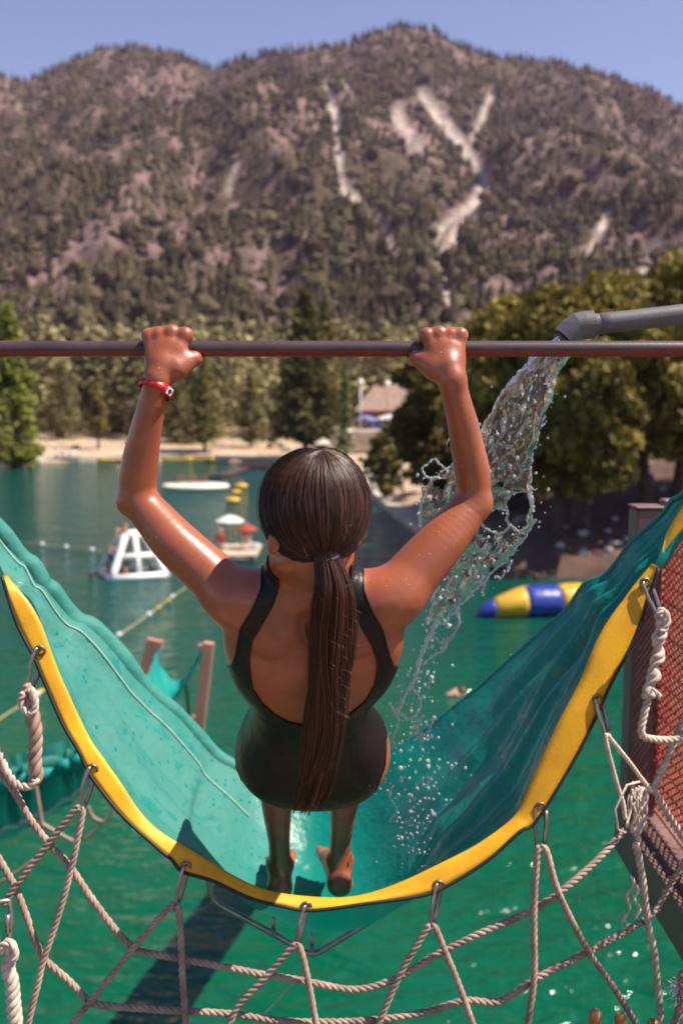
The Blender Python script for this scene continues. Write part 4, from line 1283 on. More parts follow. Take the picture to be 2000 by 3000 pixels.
MB().tube([(0.985, y1, z0 - 0.02), (0.985, y1, z1)], 0.006, 6).build('border_cord', M_MESH, mesh_t)

# ---------------------------------------------------------------- the photographer's own platform, below and behind the frame
pf = thing('launch_platform', 'brown boarded launch platform where the net is tied', 'deck', (0, 0, CAM_H - 1.6))
for i in range(26):
    MB().box((0.2, 1.45 - i * 0.145, CAM_H - 1.62), (3.4, 0.138, 0.030), bev=0.003).build('board', mat('pale_deck_board', (0.32, 0.19, 0.14), 0.7, color2=(0.24, 0.14, 0.10), vscale=6, bump=0.3, bscale=70), pf, smooth=False)
for x, y in ((-1.4, -2.0), (1.7, -2.0)):
    MB().box((x, y, (CAM_H - 1.64) / 2 - 0.5), (0.14, 0.14, CAM_H - 0.66), bev=0.006).build('support_post', M_POST, pf, smooth=False)

# ---------------------------------------------------------------- tubular bracket and the unseen, shadow-casting chute below the sling
brk = thing('tube_bracket', 'bent stainless tube bracket beneath the lowest point of the sling', 'bracket', at(915, 2792, 2.5))
kb_ = mpp(900, 2700, 2.5)
MB().tube(resample([at(x, y, 2.5) for x, y in ((612, 2560), (616, 2610), (628, 2638), (660, 2660), (800, 2735), (890, 2786), (915, 2793), (945, 2783), (1090, 2695), (1195, 2632), (1240, 2600))], 60), 9.5 * kb_, 10).build('tube', M_STEEL, brk)
for x, y in ((802, 2735), (1078, 2700), (914, 2785)):
    MB().tube([at(x - 2, y - 55, 2.5), at(x, y + 4, 2.5)], 6 * kb_, 8).build('strut', M_STEEL, brk)
    MB().lathe(at(x, y - 2, 2.485), [(9 * kb_, -0.006), (9 * kb_, 0.006), (5 * kb_, 0.009)], 8).build('bolt', M_STEEL, brk, smooth=False)
MB().tube(resample([at(914, 2796, 2.5), at(860, 2880, 2.55), at(760, 2985, 2.6), at(690, 3060, 2.65)], 20), 3.2 * kb_, 6).build('guy_line', M_ROPEW, brk)

def trough(path, wid, depth, name, m, parent, n=60):
    c = resample(path, n); t = np.gradient(c, axis=0); t /= np.linalg.norm(t, axis=1)[:, None]
    sd = np.cross(t, np.array([0, 0, 1.0])); sd /= np.linalg.norm(sd, axis=1)[:, None]
    upn = np.cross(sd, t)
    V = []; K = 17
    for i in range(n):
        for k in range(K):
            a = -1 + 2 * k / (K - 1)
            V.append(c[i] + sd[i] * wid / 2 * a + upn[i] * depth * (a * a) + upn[i] * 0.01 * math.sin(i * 1.3 + k))
    ii = np.arange(n * K).reshape(n, K)
    F = np.stack([ii[:-1, :-1], ii[:-1, 1:], ii[1:, 1:], ii[1:, :-1]], -1).reshape(-1, 4)
    return mesh_obj(name, V, F, m, parent)
ch = thing('unseen_chute', 'unseen teal chute below the sling, added for its shadow on the lake', 'slide', (-0.95, 20.8, 0.2))
trough([(-0.05, 2.80, CAM_H - 1.48), (-0.25, 6.0, CAM_H - 2.86), (-0.55, 11.0, CAM_H - 5.0), (-0.80, 16.0, CAM_H - 7.15), (-0.95, 20.8, 0.35)], 1.15, 0.20, 'chute_fabric', M_FAB2, ch)  # added out of sight and laid so its shadow falls across the lake

# ---------------------------------------------------------------- the neighbouring slide on the left
M_RUST = mat('rust_red_paint', (0.50, 0.21, 0.15), 0.55, var=0.25, vscale=4, bump=0.1, bscale=40)
nb = thing('neighbouring_slide', 'second teal sling slide hung between two rust-red posts, left and lower', 'slide', at(520, 2140, 7.6))
def post_px(a, b, Y, w, parent, arm):
    A = at(*a, Y); B = at(*b, Y)
    MB().beam(A, B, w, w).build('post', M_RUST, parent, smooth=False)
    C = at(a[0] + arm, a[1] + 3, Y)
    MB().beam(A + np.array([0, 0, -w * 0.5]), C + np.array([0, 0, -w * 0.5]), w * 0.98, w * 0.8).build('top_arm', M_RUST, parent, smooth=False)
post_px((446, 1872), (400, 2080), 7.6, 0.072, nb, 30)
post_px((612, 1883), (572, 2230), 7.4, 0.078, nb, -30)
e1 = px_curve([(396, 2020), (440, 2040), (480, 2062), (503, 2060), (545, 1985), (572, 1930), (592, 1896)], [7.2] * 7, 40)
e2 = px_curve([(460, 1905), (470, 1950), (500, 1985), (530, 1993), (556, 1970), (575, 1935), (594, 1892)], [7.9] * 7, 40)
Vn = []; Kn = 14
for i in range(40):
    for k in range(Kn):
        v = k / (Kn - 1); Vn.append(e1[i] * (1 - v) + e2[i] * v + np.array([0, 0, -0.05 * math.sin(math.pi * v) + 0.012 * math.sin(i * 0.7 + k)]))
ii = np.arange(40 * Kn).reshape(40, Kn)
mesh_obj('fabric_sling', Vn, np.stack([ii[:-1, :-1], ii[:-1, 1:], ii[1:, 1:], ii[1:, :-1]], -1).reshape(-1, 4), M_FAB3, nb)
MB().tube(px_curve([(466, 1878), (462, 1890), (458, 1908)], 7.7, 8), 0.012, 6).build('chain', M_STEEL, nb)
MB().tube(px_curve([(590, 1886), (592, 1892), (592, 1900)], 7.5, 8), 0.012, 6).build('chain', M_STEEL, nb)
MB().tube(px_curve([(545, 2000), (550, 2050), (554, 2100)], 7.5, 8), 0.012, 6).build('strap', M_BLACK, nb)
MB().tube(px_curve([(545, 2118), (575, 2098)], 7.5, 4, False), 0.022, 6).build('brace', M_RUST, nb)
# its lower chute, bulging at the left edge
lc = thing('left_chute', 'dark teal gathered chute bulging at the left edge above the water', 'slide', at(60, 2450, 6.2))
rows = [([(-420, 2390), (-150, 2310), (0, 2262), (60, 2243), (120, 2226), (200, 2198), (300, 2160), (420, 2120)], 5.9),
        ([(-420, 2420), (-150, 2335), (0, 2285), (60, 2266), (120, 2250), (200, 2222), (300, 2185), (420, 2140)], 5.84),
        ([(-420, 2450), (-150, 2365), (0, 2318), (60, 2300), (120, 2282), (200, 2250), (300, 2208), (420, 2160)], 5.92),
        ([(-420, 2530), (-150, 2440), (0, 2385), (60, 2362), (120, 2336), (200, 2298), (300, 2240), (420, 2180)], 6.0),
        ([(-420, 2600), (-150, 2510), (0, 2450), (70, 2418), (140, 2380), (210, 2340), (300, 2262), (420, 2196)], 6.2),
        ([(-420, 2590), (-150, 2500), (0, 2440), (70, 2408), (140, 2370), (210, 2330), (300, 2252), (420, 2186)], 6.9),
        ([(-420, 2330), (-150, 2270), (0, 2225), (60, 2206), (120, 2190), (200, 2165), (300, 2130), (420, 2095)], 7.3)]
RC = np.array([px_curve(p, Y, 90) for p, Y in rows])
RC = np.array([[resample(RC[:, i], 30)[j] for i in range(90)] for j in range(30)])
for j in range(30):
    for i in range(90):
        RC[j, i] += np.array([0, -0.03, 0.02]) * math.sin(i * 1.1 + 0.4 * j + 2 * math.sin(i * 0.37)) * (1.3 if j < 16 else 0.3)
ii = np.arange(30 * 90).reshape(30, 90)
mesh_obj('chute_fabric', RC.reshape(-1, 3), np.stack([ii[:-1, :-1], ii[:-1, 1:], ii[1:, 1:], ii[1:, :-1]], -1).reshape(-1, 4), M_FABD, lc)
MB().tube(RC[2] + np.array([0, -0.02, 0]), 0.045 + 0.014 * (fbm(np.arange(90) / 2.0, np.zeros(90), 55, 2) - 0.5), 10).build('rolled_hem', M_FAB3, lc)
MB().tube(RC[8] + np.array([0, -0.02, 0]), 0.014, 6).build('gather_cord', M_PIPING, lc)
fr = thing('slender_tube_frame', 'slender tan tube frame hanging under the left chute', 'frame', at(130, 2450, 5.6))
M_TUBE = mat('tan_tube', (0.34, 0.22, 0.17), 0.5, var=0.3, vscale=8)
for pts in ([(103, 2285), (112, 2340), (122, 2400), (131, 2450)], [(325, 2325), (333, 2355), (332, 2375), (320, 2392), (245, 2462)], [(258, 2363), (272, 2392), (290, 2403), (309, 2408)], [(110, 2405), (165, 2437), (215, 2465)], [(100, 2520), (50, 2555), (0, 2585), (-60, 2620)]):
    MB().tube(px_curve(pts, 5.6, 20), 0.011, 7).build('tube', M_TUBE, fr)

# =================================================================== THE SWIMMER
def skin_material(name, c1, c2):
    m = mat(name, c1, 0.37, color2=c2, vscale=24, detail=8, bump=0.22, bscale=1100, spec=0.65, sss=0.06, roughvar=0.12, ramp=(0.3, 0.7), coat=0.0)
    t = m.node_tree; b = t.nodes['Principled BSDF']
    tc = t.nodes['Texture Coordinate']
    # drops of water standing on the skin
    v = t.nodes.new('ShaderNodeTexVoronoi'); v.inputs['Scale'].default_value = 190
    t.links.new(tc.outputs['Object'], v.inputs['Vector'])
    sc_ = t.nodes.new('ShaderNodeSeparateColor'); t.links.new(v.outputs['Color'], sc_.inputs[0])
    pk = t.nodes.new('ShaderNodeMapRange'); pk.inputs[1].default_value = 0.80; pk.inputs[2].default_value = 0.82; t.links.new(sc_.outputs[0], pk.inputs[0])
    dm = t.nodes.new('ShaderNodeMapRange'); dm.inputs[1].default_value = 0.24; dm.inputs[2].default_value = 0.05; t.links.new(v.outputs['Distance'], dm.inputs[0])
    mu = t.nodes.new('ShaderNodeMath'); mu.operation = 'MULTIPLY'; t.links.new(pk.outputs[0], mu.inputs[0]); t.links.new(dm.outputs[0], mu.inputs[1])
    b2 = t.nodes.new('ShaderNodeBump'); b2.inputs['Strength'].default_value = 0.7; b2.inputs['Distance'].default_value = 0.0010
    old = b.inputs['Normal'].links[0].from_socket
    t.links.new(old, b2.inputs['Normal']); t.links.new(mu.outputs[0], b2.inputs['Height']); t.links.new(b2.outputs[0], b.inputs['Normal'])
    return m
M_SKIN = skin_material('wet_tanned_skin', (0.35, 0.098, 0.042), (0.265, 0.068, 0.029))
M_SUIT = mat('black_swimsuit', (0.012, 0.008, 0.009), 0.44, var=0.4, vscale=12, bump=0.35, bscale=55, spec=0.26, roughvar=0.08)

H_ = at(920, 1484, 1.50)
yaw = math.radians(33)
hr_ = np.array([math.cos(yaw), math.sin(yaw), 0]); hf_ = np.array([-math.sin(yaw), math.cos(yaw), 0]); hu_ = np.array([0, 0, 1.0])
HR = np.stack([hr_, hf_, hu_], 1)
def hp(x, y, z): return H_ + hr_ * x + hf_ * y + hu_ * z

# torso: lofted sections (photo row, centre, half width px, distance, half thickness)
SEC = [(1690, 916, 70, 1.548, 0.040), (1715, 916, 130, 1.552, 0.050), (1745, 917, 215, 1.562, 0.062), (1800, 919, 262, 1.580, 0.076), (1860, 918, 266, 1.608, 0.084), (1920, 917, 248, 1.64, 0.087), (1960, 915, 230, 1.664, 0.087),
       (2010, 910, 186, 1.70, 0.083), (2056, 907, 168, 1.735, 0.080), (2100, 910, 172, 1.765, 0.085), (2150, 916, 208, 1.805, 0.098), (2210, 918, 212, 1.84, 0.100), (2265, 918, 170, 1.865, 0.085), (2300, 918, 105, 1.88, 0.05)]
t0 = at(916, 1690, 1.548); t1 = at(918, 2300, 1.88)
tw = (t1 - t0) / np.linalg.norm(t1 - t0)
tn = np.cross(tw, np.array([1.0, 0, 0])); tn /= np.linalg.norm(tn)
sc_s, sc_c, sc_a, sc_b = [], [], [], []
for y, cx, w, Y, b in SEC:
    c = at(cx, y, Y); sc_s.append((c - t0) @ tw); sc_c.append(c); sc_a.append(w * mpp(cx, y, Y)); sc_b.append(b)
sc_s = np.array(sc_s); sc_c = np.array(sc_c); sc_a = np.array(sc_a); sc_b = np.array(sc_b)
fs = np.linspace(sc_s[0], sc_s[-1], 120)
def smooth_i(vals):
    v = np.interp(fs, sc_s, vals); k = np.hanning(13); k /= k.sum()
    return np.convolve(np.pad(v, 6, mode='edge'), k, 'valid')
fcx, fcn = smooth_i(sc_c[:, 0]), smooth_i((sc_c - t0) @ tn)
fa, fb = smooth_i(sc_a), smooth_i(sc_b)
def torso_fn(X, Y, Z):
    s_ = (X - t0[0]) * tw[0] + (Y - t0[1]) * tw[1] + (Z - t0[2]) * tw[2]
    n_ = (X - t0[0]) * tn[0] + (Y - t0[1]) * tn[1] + (Z - t0[2]) * tn[2]
    cx = np.interp(s_, fs, fcx); cn = np.interp(s_, fs, fcn); a = np.interp(s_, fs, fa); b = np.interp(s_, fs, fb)
    dx = np.abs(X - cx) / a; dn = np.abs(n_ - cn) / b
    k = (dx ** 2.5 + dn ** 2.5) ** 0.4
    d = (k - 1) * np.minimum(a, b)
    end = np.maximum(fs[0] - s_, s_ - fs[-1])
    return np.maximum(d, end)
tlo = np.array([sc_c[:, 0].min() - 0.16, 1.40, sc_c[:, 2].min() - 0.06]); thi = np.array([sc_c[:, 0].max() + 0.16, 2.05, sc_c[:, 2].max() + 0.04])
TORSO = [(torso_fn, tlo, thi, 0.02),
         ell_prim(at(817, 2204, 1.850), (0.076, 0.088, 0.080), None, 0.03),
         ell_prim(at(1017, 2204, 1.850), (0.076, 0.088, 0.080), None, 0.03),
         ell_prim(at(918, 2206, 1.850), (0.085, 0.086, 0.080), None, 0.025)]
B_ = []
B_ += TORSO
# shoulder blades, spine groove
for sx_, px_ in ((-1, 800), (1, 1035)):
    B_.append(ell_prim(at(px_ - sx_ * 2, 1828, 1.528), (0.040, 0.020, 0.050), np.array([[0.94, 0, -0.34 * sx_], [0, 1, 0], [0.34 * sx_, 0, 0.94]]), 0.016))
B_.append(cone_prim(at(916, 1740, 1.478), at(912, 2090, 1.640), 0.007, 0.008, 0.022) [:4] + (True,))
# neck and trapezius
B_ += [cone_prim(hp(0, -0.018, -0.06), at(918, 1712, 1.545), 0.042, 0.043, 0.02),
       cone_prim(at(905, 1690, 1.54), at(765, 1748, 1.553), 0.034, 0.040, 0.03),
       cone_prim(at(930, 1690, 1.54), at(1070, 1748, 1.553), 0.034, 0.040, 0.03)]
# head and face
B_ += [ell_prim(H_, (0.072, 0.084, 0.083), HR, 0.02),
       ell_prim(hp(0, 0.030, -0.055), (0.056, 0.056, 0.062), HR, 0.03),
       ell_prim(hp(0, 0.070, -0.102), (0.022, 0.020, 0.017), HR, 0.03),
       cone_prim(hp(-0.050, 0.0, -0.080), hp(-0.016, 0.066, -0.106), 0.016, 0.014, 0.025),
       cone_prim(hp(0.050, 0.0, -0.080), hp(0.016, 0.066, -0.106), 0.016, 0.014, 0.025),
       cone_prim(hp(0, 0.085, 0.005), hp(0, 0.104, -0.034), 0.006, 0.011, 0.012),
       ell_prim(hp(0, 0.083, -0.066), (0.022, 0.012, 0.006), HR, 0.006), ell_prim(hp(0, 0.082, -0.076), (0.018, 0.012, 0.006), HR, 0.006),
       ell_prim(hp(-0.031, 0.088, -0.004), (0.015, 0.012, 0.010), HR, 0.010) [:4] + (True,), ell_prim(hp(0.031, 0.088, -0.004), (0.015, 0.012, 0.010), HR, 0.010)[:4] + (True,)]
for s_ in (-1, 1):
    B_ += [ell_prim(hp(s_ * 0.076, -0.012, -0.034), (0.007, 0.017, 0.030), HR, 0.006), ell_prim(hp(s_ * 0.075, -0.006, -0.056), (0.007, 0.009, 0.010), HR, 0.006)]
def limb(pts, k=0.02):
    """one tapering limb: a chain of round cones without swellings at its joints, blended to the body as a whole"""
    P = resample(np.array([np.append(p, r) for p, r in pts]), 4 * len(pts))
    cs = [cone_prim(P[i, :3], P[i + 1, :3], P[i, 3], P[i + 1, 3], k) for i in range(len(P) - 1)]
    def fn(X, Y, Z):
        d = cs[0][0](X, Y, Z)
        for c in cs[1:]: d = np.minimum(d, c[0](X, Y, Z))
        return d
    return [(fn, np.min([c[1] for c in cs], 0), np.max([c[2] for c in cs], 0), k)]
# left arm
LE = at(404, 1462, 1.602)
B_ += limb([(at(735, 1762, 1.566), 0.046), (at(676, 1742, 1.558), 0.0430), (at(600, 1668, 1.566), 0.0398), (at(512, 1587, 1.577), 0.0375), (at(452, 1518, 1.592), 0.0328), (LE, 0.0285)], 0.028)
B_ += [ell_prim(at(374, 1474, 1.596), (0.014, 0.014, 0.014), None, 0.02)]
B_ += limb([(LE, 0.0285), (at(406, 1392, 1.595), 0.0305), (at(418, 1310, 1.584), 0.0270), (at(432, 1240, 1.573), 0.0236), (at(450, 1160, 1.563), 0.0205), (at(462, 1112, 1.558), 0.0198)], 0.012)
# right arm
RE = at(1384, 1470, 1.602)
B_ += limb([(at(1105, 1765, 1.566), 0.046), (at(1160, 1735, 1.558), 0.0445), (at(1222, 1668, 1.566), 0.0418), (at(1288, 1592, 1.577), 0.0390), (at(1350, 1518, 1.592), 0.0328), (RE, 0.0275)], 0.028)
B_ += [ell_prim(at(1408, 1484, 1.596), (0.013, 0.013, 0.013), None, 0.02)]
B_ += limb([(RE, 0.0275), (at(1384, 1392, 1.595), 0.0283), (at(1368, 1310, 1.584), 0.0264), (at(1354, 1240, 1.573), 0.0240), (at(1334, 1160, 1.563), 0.0217), (at(1324, 1112, 1.558), 0.0210)], 0.012)
# deltoid and lat edges
B_ += [ell_prim(at(690, 1752, 1.545), (0.040, 0.034, 0.036), None, 0.03), ell_prim(at(1150, 1752, 1.545), (0.040, 0.034, 0.036), None, 0.03)]
# hands closed round the bar
zb = bc[2]
def hand(wrist, knuckles, thumb, palm, sgn):
    out = []
    W_ = np.asarray(wrist)
    out.append(ell_prim(np.asarray(palm) - np.array([0, 0, 0.006]), (0.0335, 0.0140, 0.034), None, 0.010))
    out.append(cone_prim(W_, (W_ + np.asarray(palm)) / 2, 0.0185, 0.021, 0.015))
    for i, (px_, py_, r_) in enumerate(knuckles):
        K0 = at(px_, py_, 1.5765)
        st = W_ * 0.55 + np.asarray(palm) * 0.45 + np.array([(K0[0] - palm[0]) * 0.45, 0, 0])
        out.append(cone_prim(st, K0, 0.0108, r_, 0.0065)); out.append(ell_prim(K0 + np.array([0, -0.002, 0.001]), (r_ * 0.95,) * 3, None, 0.006))
        x = K0[0]; cx_ = x + (palm[0] - x) * 0.10
        P1 = np.array([x, 1.5900, zb + 0.0225])
        P2 = np.array([cx_, BAR_Y + 0.0215, zb + 0.0125]); P3 = np.array([cx_, BAR_Y + 0.0170, zb - 0.0150]); P4 = np.array([cx_, BAR_Y - 0.002, zb - 0.0225])
        out += [cone_prim(K0, P1, r_, r_ * 0.88, 0.009), cone_prim(P1, P2, r_ * 0.88, r_ * 0.84, 0.005), cone_prim(P2, P3, r_ * 0.9, r_ * 0.82, 0.003), cone_prim(P3, P4, r_ * 0.82, r_ * 0.72, 0.003)]
    b0, b1, b2, b3 = thumb
    out += [cone_prim(b0, b1, 0.0165, 0.0112, 0.012), cone_prim(b1, b2, 0.0108, 0.0096, 0.004), cone_prim(b2, b3, 0.0096, 0.0080, 0.004)]
    return out
B_ += hand(at(464, 1108, 1.557), [(437, 985, 0.0096), (467, 981, 0.0102), (504, 976, 0.0107), (543, 982, 0.0104)],
           [at(522, 1080, 1.562), at(570, 1050, 1.5755), at(580, 1054, 1.601), at(555, 1050, 1.6195)], at(492, 1040, 1.5665), -1)
B_ += hand(at(1322, 1108, 1.557), [(1250, 984, 0.0104), (1286, 980, 0.0107), (1319, 983, 0.0102), (1348, 982, 0.0096)],
           [at(1268, 1082, 1.562), at(1218, 1048, 1.5755), at(1207, 1054, 1.601), at(1232, 1050, 1.6195)], at(1300, 1040, 1.5665), 1)
# legs: squatting, thighs forward, shins down to the sling
LK = at(800, 2130, 2.300); RK = at(1036, 2130, 2.300)
B_ += limb([(at(836, 2190, 1.93), 0.074), (at(815, 2170, 2.12), 0.064), (LK, 0.050)], 0.03)
B_ += limb([(at(1000, 2190, 1.93), 0.074), (at(1022, 2170, 2.12), 0.064), (RK, 0.050)], 0.03)
LA = at(820, 2532, 2.385); RA = at(995, 2518, 2.385)
B_ += limb([(LK, 0.050), (at(806, 2240, 2.312), 0.046), (at(810, 2330, 2.330), 0.0405), (at(813, 2400, 2.350), 0.0330), (at(818, 2475, 2.372), 0.0265), (LA, 0.0280)], 0.015)
B_ += limb([(RK, 0.050), (at(1022, 2240, 2.312), 0.045), (at(1010, 2330, 2.330), 0.0385), (at(1004, 2390, 2.350), 0.0315), (at(998, 2460, 2.372), 0.0260), (RA, 0.0272)], 0.015)
for A_, sg, toe in ((LA, -1, np.array([-0.012, 0.190, -0.040])), (RA, 1, np.array([-0.022, 0.19, -0.040]))):
    heel = A_ + np.array([0, -0.022, -0.052])
    d_ = toe.copy(); d_[2] = 0
    d_ /= np.linalg.norm(d_); side = np.array([d_[1], -d_[0], 0])
    B_ += [ell_prim(A_ + side * 0.024, (0.011, 0.011, 0.012), None, 0.012), ell_prim(A_ - side * 0.024 + [0, 0, 0.004], (0.011, 0.011, 0.012), None, 0.012),
           cone_prim(A_, heel, 0.026, 0.0265, 0.015), cone_prim(A_ + np.array([0, 0.015, -0.02]), A_ + d_ * 0.125 + np.array([0, 0, -0.055]), 0.028, 0.020, 0.02)]
    ball_ = A_ + d_ * 0.135 + np.array([0, 0, -0.060])
    B_ += [cone_prim(heel, ball_ + side * 0.016, 0.024, 0.019, 0.02), cone_prim(heel, ball_ - side * 0.018, 0.024, 0.020, 0.02)]
    for j in range(5):
        o = (j - 2) * 0.0145 * sg * -1
        L_ = [0.058, 0.056, 0.050, 0.044, 0.036][j if sg > 0 else j]
        rr_ = [0.0115, 0.0085, 0.008, 0.0078, 0.0072][j]
        oo = side * ((2 - j) * 0.0150) * (-sg)
        B_.append(cone_prim(ball_ + oo * 0.9, ball_ + oo * 1.1 + d_ * L_ + np.array([0, 0, -0.006]), rr_ * 1.15, rr_, 0.004))
Vb, Fb = sdf_mesh(B_, 0.0026)
Vb = relax(Vb, Fb, 1, 0.4)
person = thing('person', 'person in a black swimsuit seen from behind, hanging from the bar, long dark ponytail', 'person', (LA + RA) / 2 - [0, 0, 0.07])
body = mesh_obj('body', Vb, Fb, M_SKIN, person)
Nb = vert_normals(Vb, Fb)

# swimsuit: lifted off the body's own surface, cut cleanly along its edges
u_, v_ = project(Vb)
SUIT_OUT = [(772, 1600), (766, 1727), (737, 1789), (705, 1843), (694, 1913), (682, 1951), (600, 1955), (600, 2140), (680, 2160), (690, 2232), (722, 2312), (760, 2372), (800, 2460), (1040, 2460), (1092, 2330), (1124, 2245), (1130, 2150), (1106, 2066),
            (1108, 2050), (1200, 2046), (1200, 1951), (1149, 1951), (1135, 1909), (1118, 1843), (1085, 1781), (1064, 1727), (1060, 1600)]
OPEN_B = [(822, 1590), (816, 1718), (799, 1772), (766, 1830), (739, 1876), (730, 1930), (733, 1975), (740, 2016), (770, 2061), (805, 2092), (841, 2112), (877, 2120), (930, 2120), (985, 2108), (1024, 2090), (1069, 2054), (1096, 2007), (1105, 1962), (1103, 1930), (1089, 1890), (1056, 1830), (1039, 1785), (1027, 1727), (1022, 1590)]
OPEN_F = [(822, 1590), (816, 1718), (812, 1780), (840, 1830), (900, 1850), (960, 1845), (1010, 1800), (1027, 1727), (1022, 1590)]
ts = eval_sdf(TORSO + B_[4:6] + B_[8:10], Vb)
isback = (Nb @ tn) * np.sign(tn[1] * -1) > -0.15
s_out = poly_sd(SUIT_OUT, u_, v_)
s_open = np.where(isback, poly_sd(OPEN_B, u_, v_), poly_sd(OPEN_F, u_, v_))
score = np.minimum(s_out, -s_open)
score = np.minimum(score, (0.016 - ts) * 2500)
score = np.minimum(score, (2.05 - Vb[:, 1]) * 1500)
Vs_, Fs_ = clip_surface(Vb, Fb, score, 0.0022, Nb)
suit = mesh_obj('swimsuit', Vs_, Fs_, M_SUIT, person)
sm_ = suit.modifiers.new('thickness', 'SOLIDIFY'); sm_.thickness = 0.0024; sm_.offset = -1
suit['label'] = 'black one-piece swimsuit with a deep scooped back'

# bound edges of the suit
from collections import defaultdict
ecount = defaultdict(int)
for f in Fs_:
    for i in range(len(f)):
        a, b = f[i], f[(i + 1) % len(f)]
        ecount[(min(a, b), max(a, b))] += 1
adj = defaultdict(list)
for (a, b), c in ecount.items():
    if c == 1: adj[a].append(b); adj[b].append(a)
seen = set()
for st0 in list(adj):
    if st0 in seen: continue
    loop = [st0]; seen.add(st0); cur = st0
    while True:
        nx = [q for q in adj[cur] if q not in seen]
        if not nx: break
        cur = nx[0]; seen.add(cur); loop.append(cur)
    if len(loop) > 40:
        P_ = Vs_[loop]; k_w = 9
        P_ = np.stack([np.convolve(np.concatenate([P_[-k_w:, j], P_[:, j], P_[:k_w, j]]), np.ones(k_w) / k_w, 'same')[k_w:-k_w] for j in range(3)], 1)
        MB().tube(resample(P_, max(20, len(loop) // 2), False), 0.0016, 6, closed=True).build('edge_binding', M_SUIT, suit)
# beads of water standing on the skin
brng = np.random.default_rng(12)
cand = np.where((Nb[:, 1] < -0.15) & (score < -6) & (Vb[:, 1] < 2.0) & (u_ > 330) & (u_ < 1450) & (v_ > 980) & (v_ < 2120) & (np.hypot((u_ - 920) / 170, (v_ - 1480) / 190) > 1))[0]
beads = MB()
for i in brng.choice(cand, 80, replace=False):
    r_ = brng.uniform(0.0005, 0.0010)
    beads.ball(Vb[i] + Nb[i] * r_ * 0.25, r_, 7, 5, (1, 1, brng.uniform(1.0, 1.9)))
M_BEAD = mat('wet_skin_bead', (0.42, 0.15, 0.075), 0.06, var=0.1, vscale=80, spec=0.6)
bo = beads.build('water_beads', M_BEAD, person); bo['kind'] = 'stuff'

# eyes (turned away from us)
for s_ in (-1, 1):
    e = MB().ball(hp(s_ * 0.031, 0.074, -0.004), 0.0125, 12, 8).build('eye', mat('eye_white', (0.75, 0.72, 0.70), 0.2, var=0.1, vscale=50), person)
    MB().ball(hp(s_ * 0.031, 0.0835, -0.004), 0.0055, 10, 6, (1, 0.8, 1)).build('iris', mat('brown_iris', (0.04, 0.018, 0.01), 0.15, var=0.3, vscale=200), e)

# red wristband with a snap
wc = at(458, 1139, 1.5585); wd = at(452, 1165, 1.5465) - at(470, 1085, 1.560); 
wax = at(466, 1095, 1.559) - at(446, 1180, 1.5435); wax /= np.linalg.norm(wax)
wax = wax + np.array([0.24, 0.06, 0]); wax /= np.linalg.norm(wax)
wa = np.cross(wax, np.array([0, 1.0, 0])); wa /= np.linalg.norm(wa); wb = np.cross(wax, wa)
V = []; K = 48
for zz, rr in ((-0.0075, 0), (-0.0075, 0.0012), (0.0075, 0.0012), (0.0075, 0)):
    for k in range(K):
        a = 2 * math.pi * k / K
        V.append(wc + wa * (0.0262 + rr) * math.cos(a) + wb * (0.0246 + rr) * math.sin(a) + wax * zz)
F = [(l * K + k, l * K + (k + 1) % K, ((l + 1) % 4) * K + (k + 1) % K, ((l + 1) % 4) * K + k) for l in range(4) for k in range(K)]
wbn = mesh_obj('wristband', V, F, mat('red_plastic', (0.72, 0.012, 0.018), 0.3, var=0.12, vscale=40, spec=0.5, trans=0.15), person)
wbn['label'] = 'bright red plastic wristband with a white snap'
def on_band(deg, out):
    a = math.radians(deg)
    n_ = wa * math.cos(a) / 0.0262 + wb * math.sin(a) / 0.0246; n_ /= np.linalg.norm(n_)
    return wc + wa * 0.0274 * math.cos(a) + wb * 0.0258 * math.sin(a) + n_ * out, n_
_, nn_ = on_band(90, 0)
sgn_b = 1 if nn_[1] < 0 else -1        # the side that faces the photographer
sgn_a = 1 if wa[0] > 0 else -1
base_deg = 90 * sgn_b
def band_deg(d):                        # degrees to the right of the band's middle as seen by the photographer
    return base_deg - d * sgn_b * sgn_a
def disc(p, n_, r, h, name, m, parent, sides=14):
    q = Vector(n_).to_track_quat('Z', 'Y').to_matrix()
    return MB().lathe(p, [(r, -h), (r, h), (r * 0.8, h * 1.4)], sides, rot=q).build(name, m, parent, smooth=False)
p_, n_ = on_band(band_deg(52), 0.0008)
tq = np.cross(wax, n_); tq /= np.linalg.norm(tq)
mbx = MB()
Vx = [p_ + tq * sx * 0.0052 + wax * sz * 0.0058 + n_ * so for so in (0, 0.0016) for sx, sz in ((-1, -1), (1, -1), (1, 1), (-1, 1))]
mbx.add(Vx, [(3, 2, 1, 0), (4, 5, 6, 7), (0, 1, 5, 4), (1, 2, 6, 5), (2, 3, 7, 6), (3, 0, 4, 7)])
mbx.build('snap_plate', mat('white_plastic', (0.8, 0.78, 0.78), 0.35, var=0.08, vscale=60), wbn, smooth=False)
disc(p_ + n_ * 0.0020, n_, 0.0037, 0.0006, 'snap_button', M_BLACK, wbn)
for dg in (-58, -22, 2, 28):
    p_, n_ = on_band(band_deg(dg), 0.0003); disc(p_, n_, 0.0017 if dg > -50 else 0.0030, 0.0002, 'punched_hole', M_BLACK, wbn, 10)

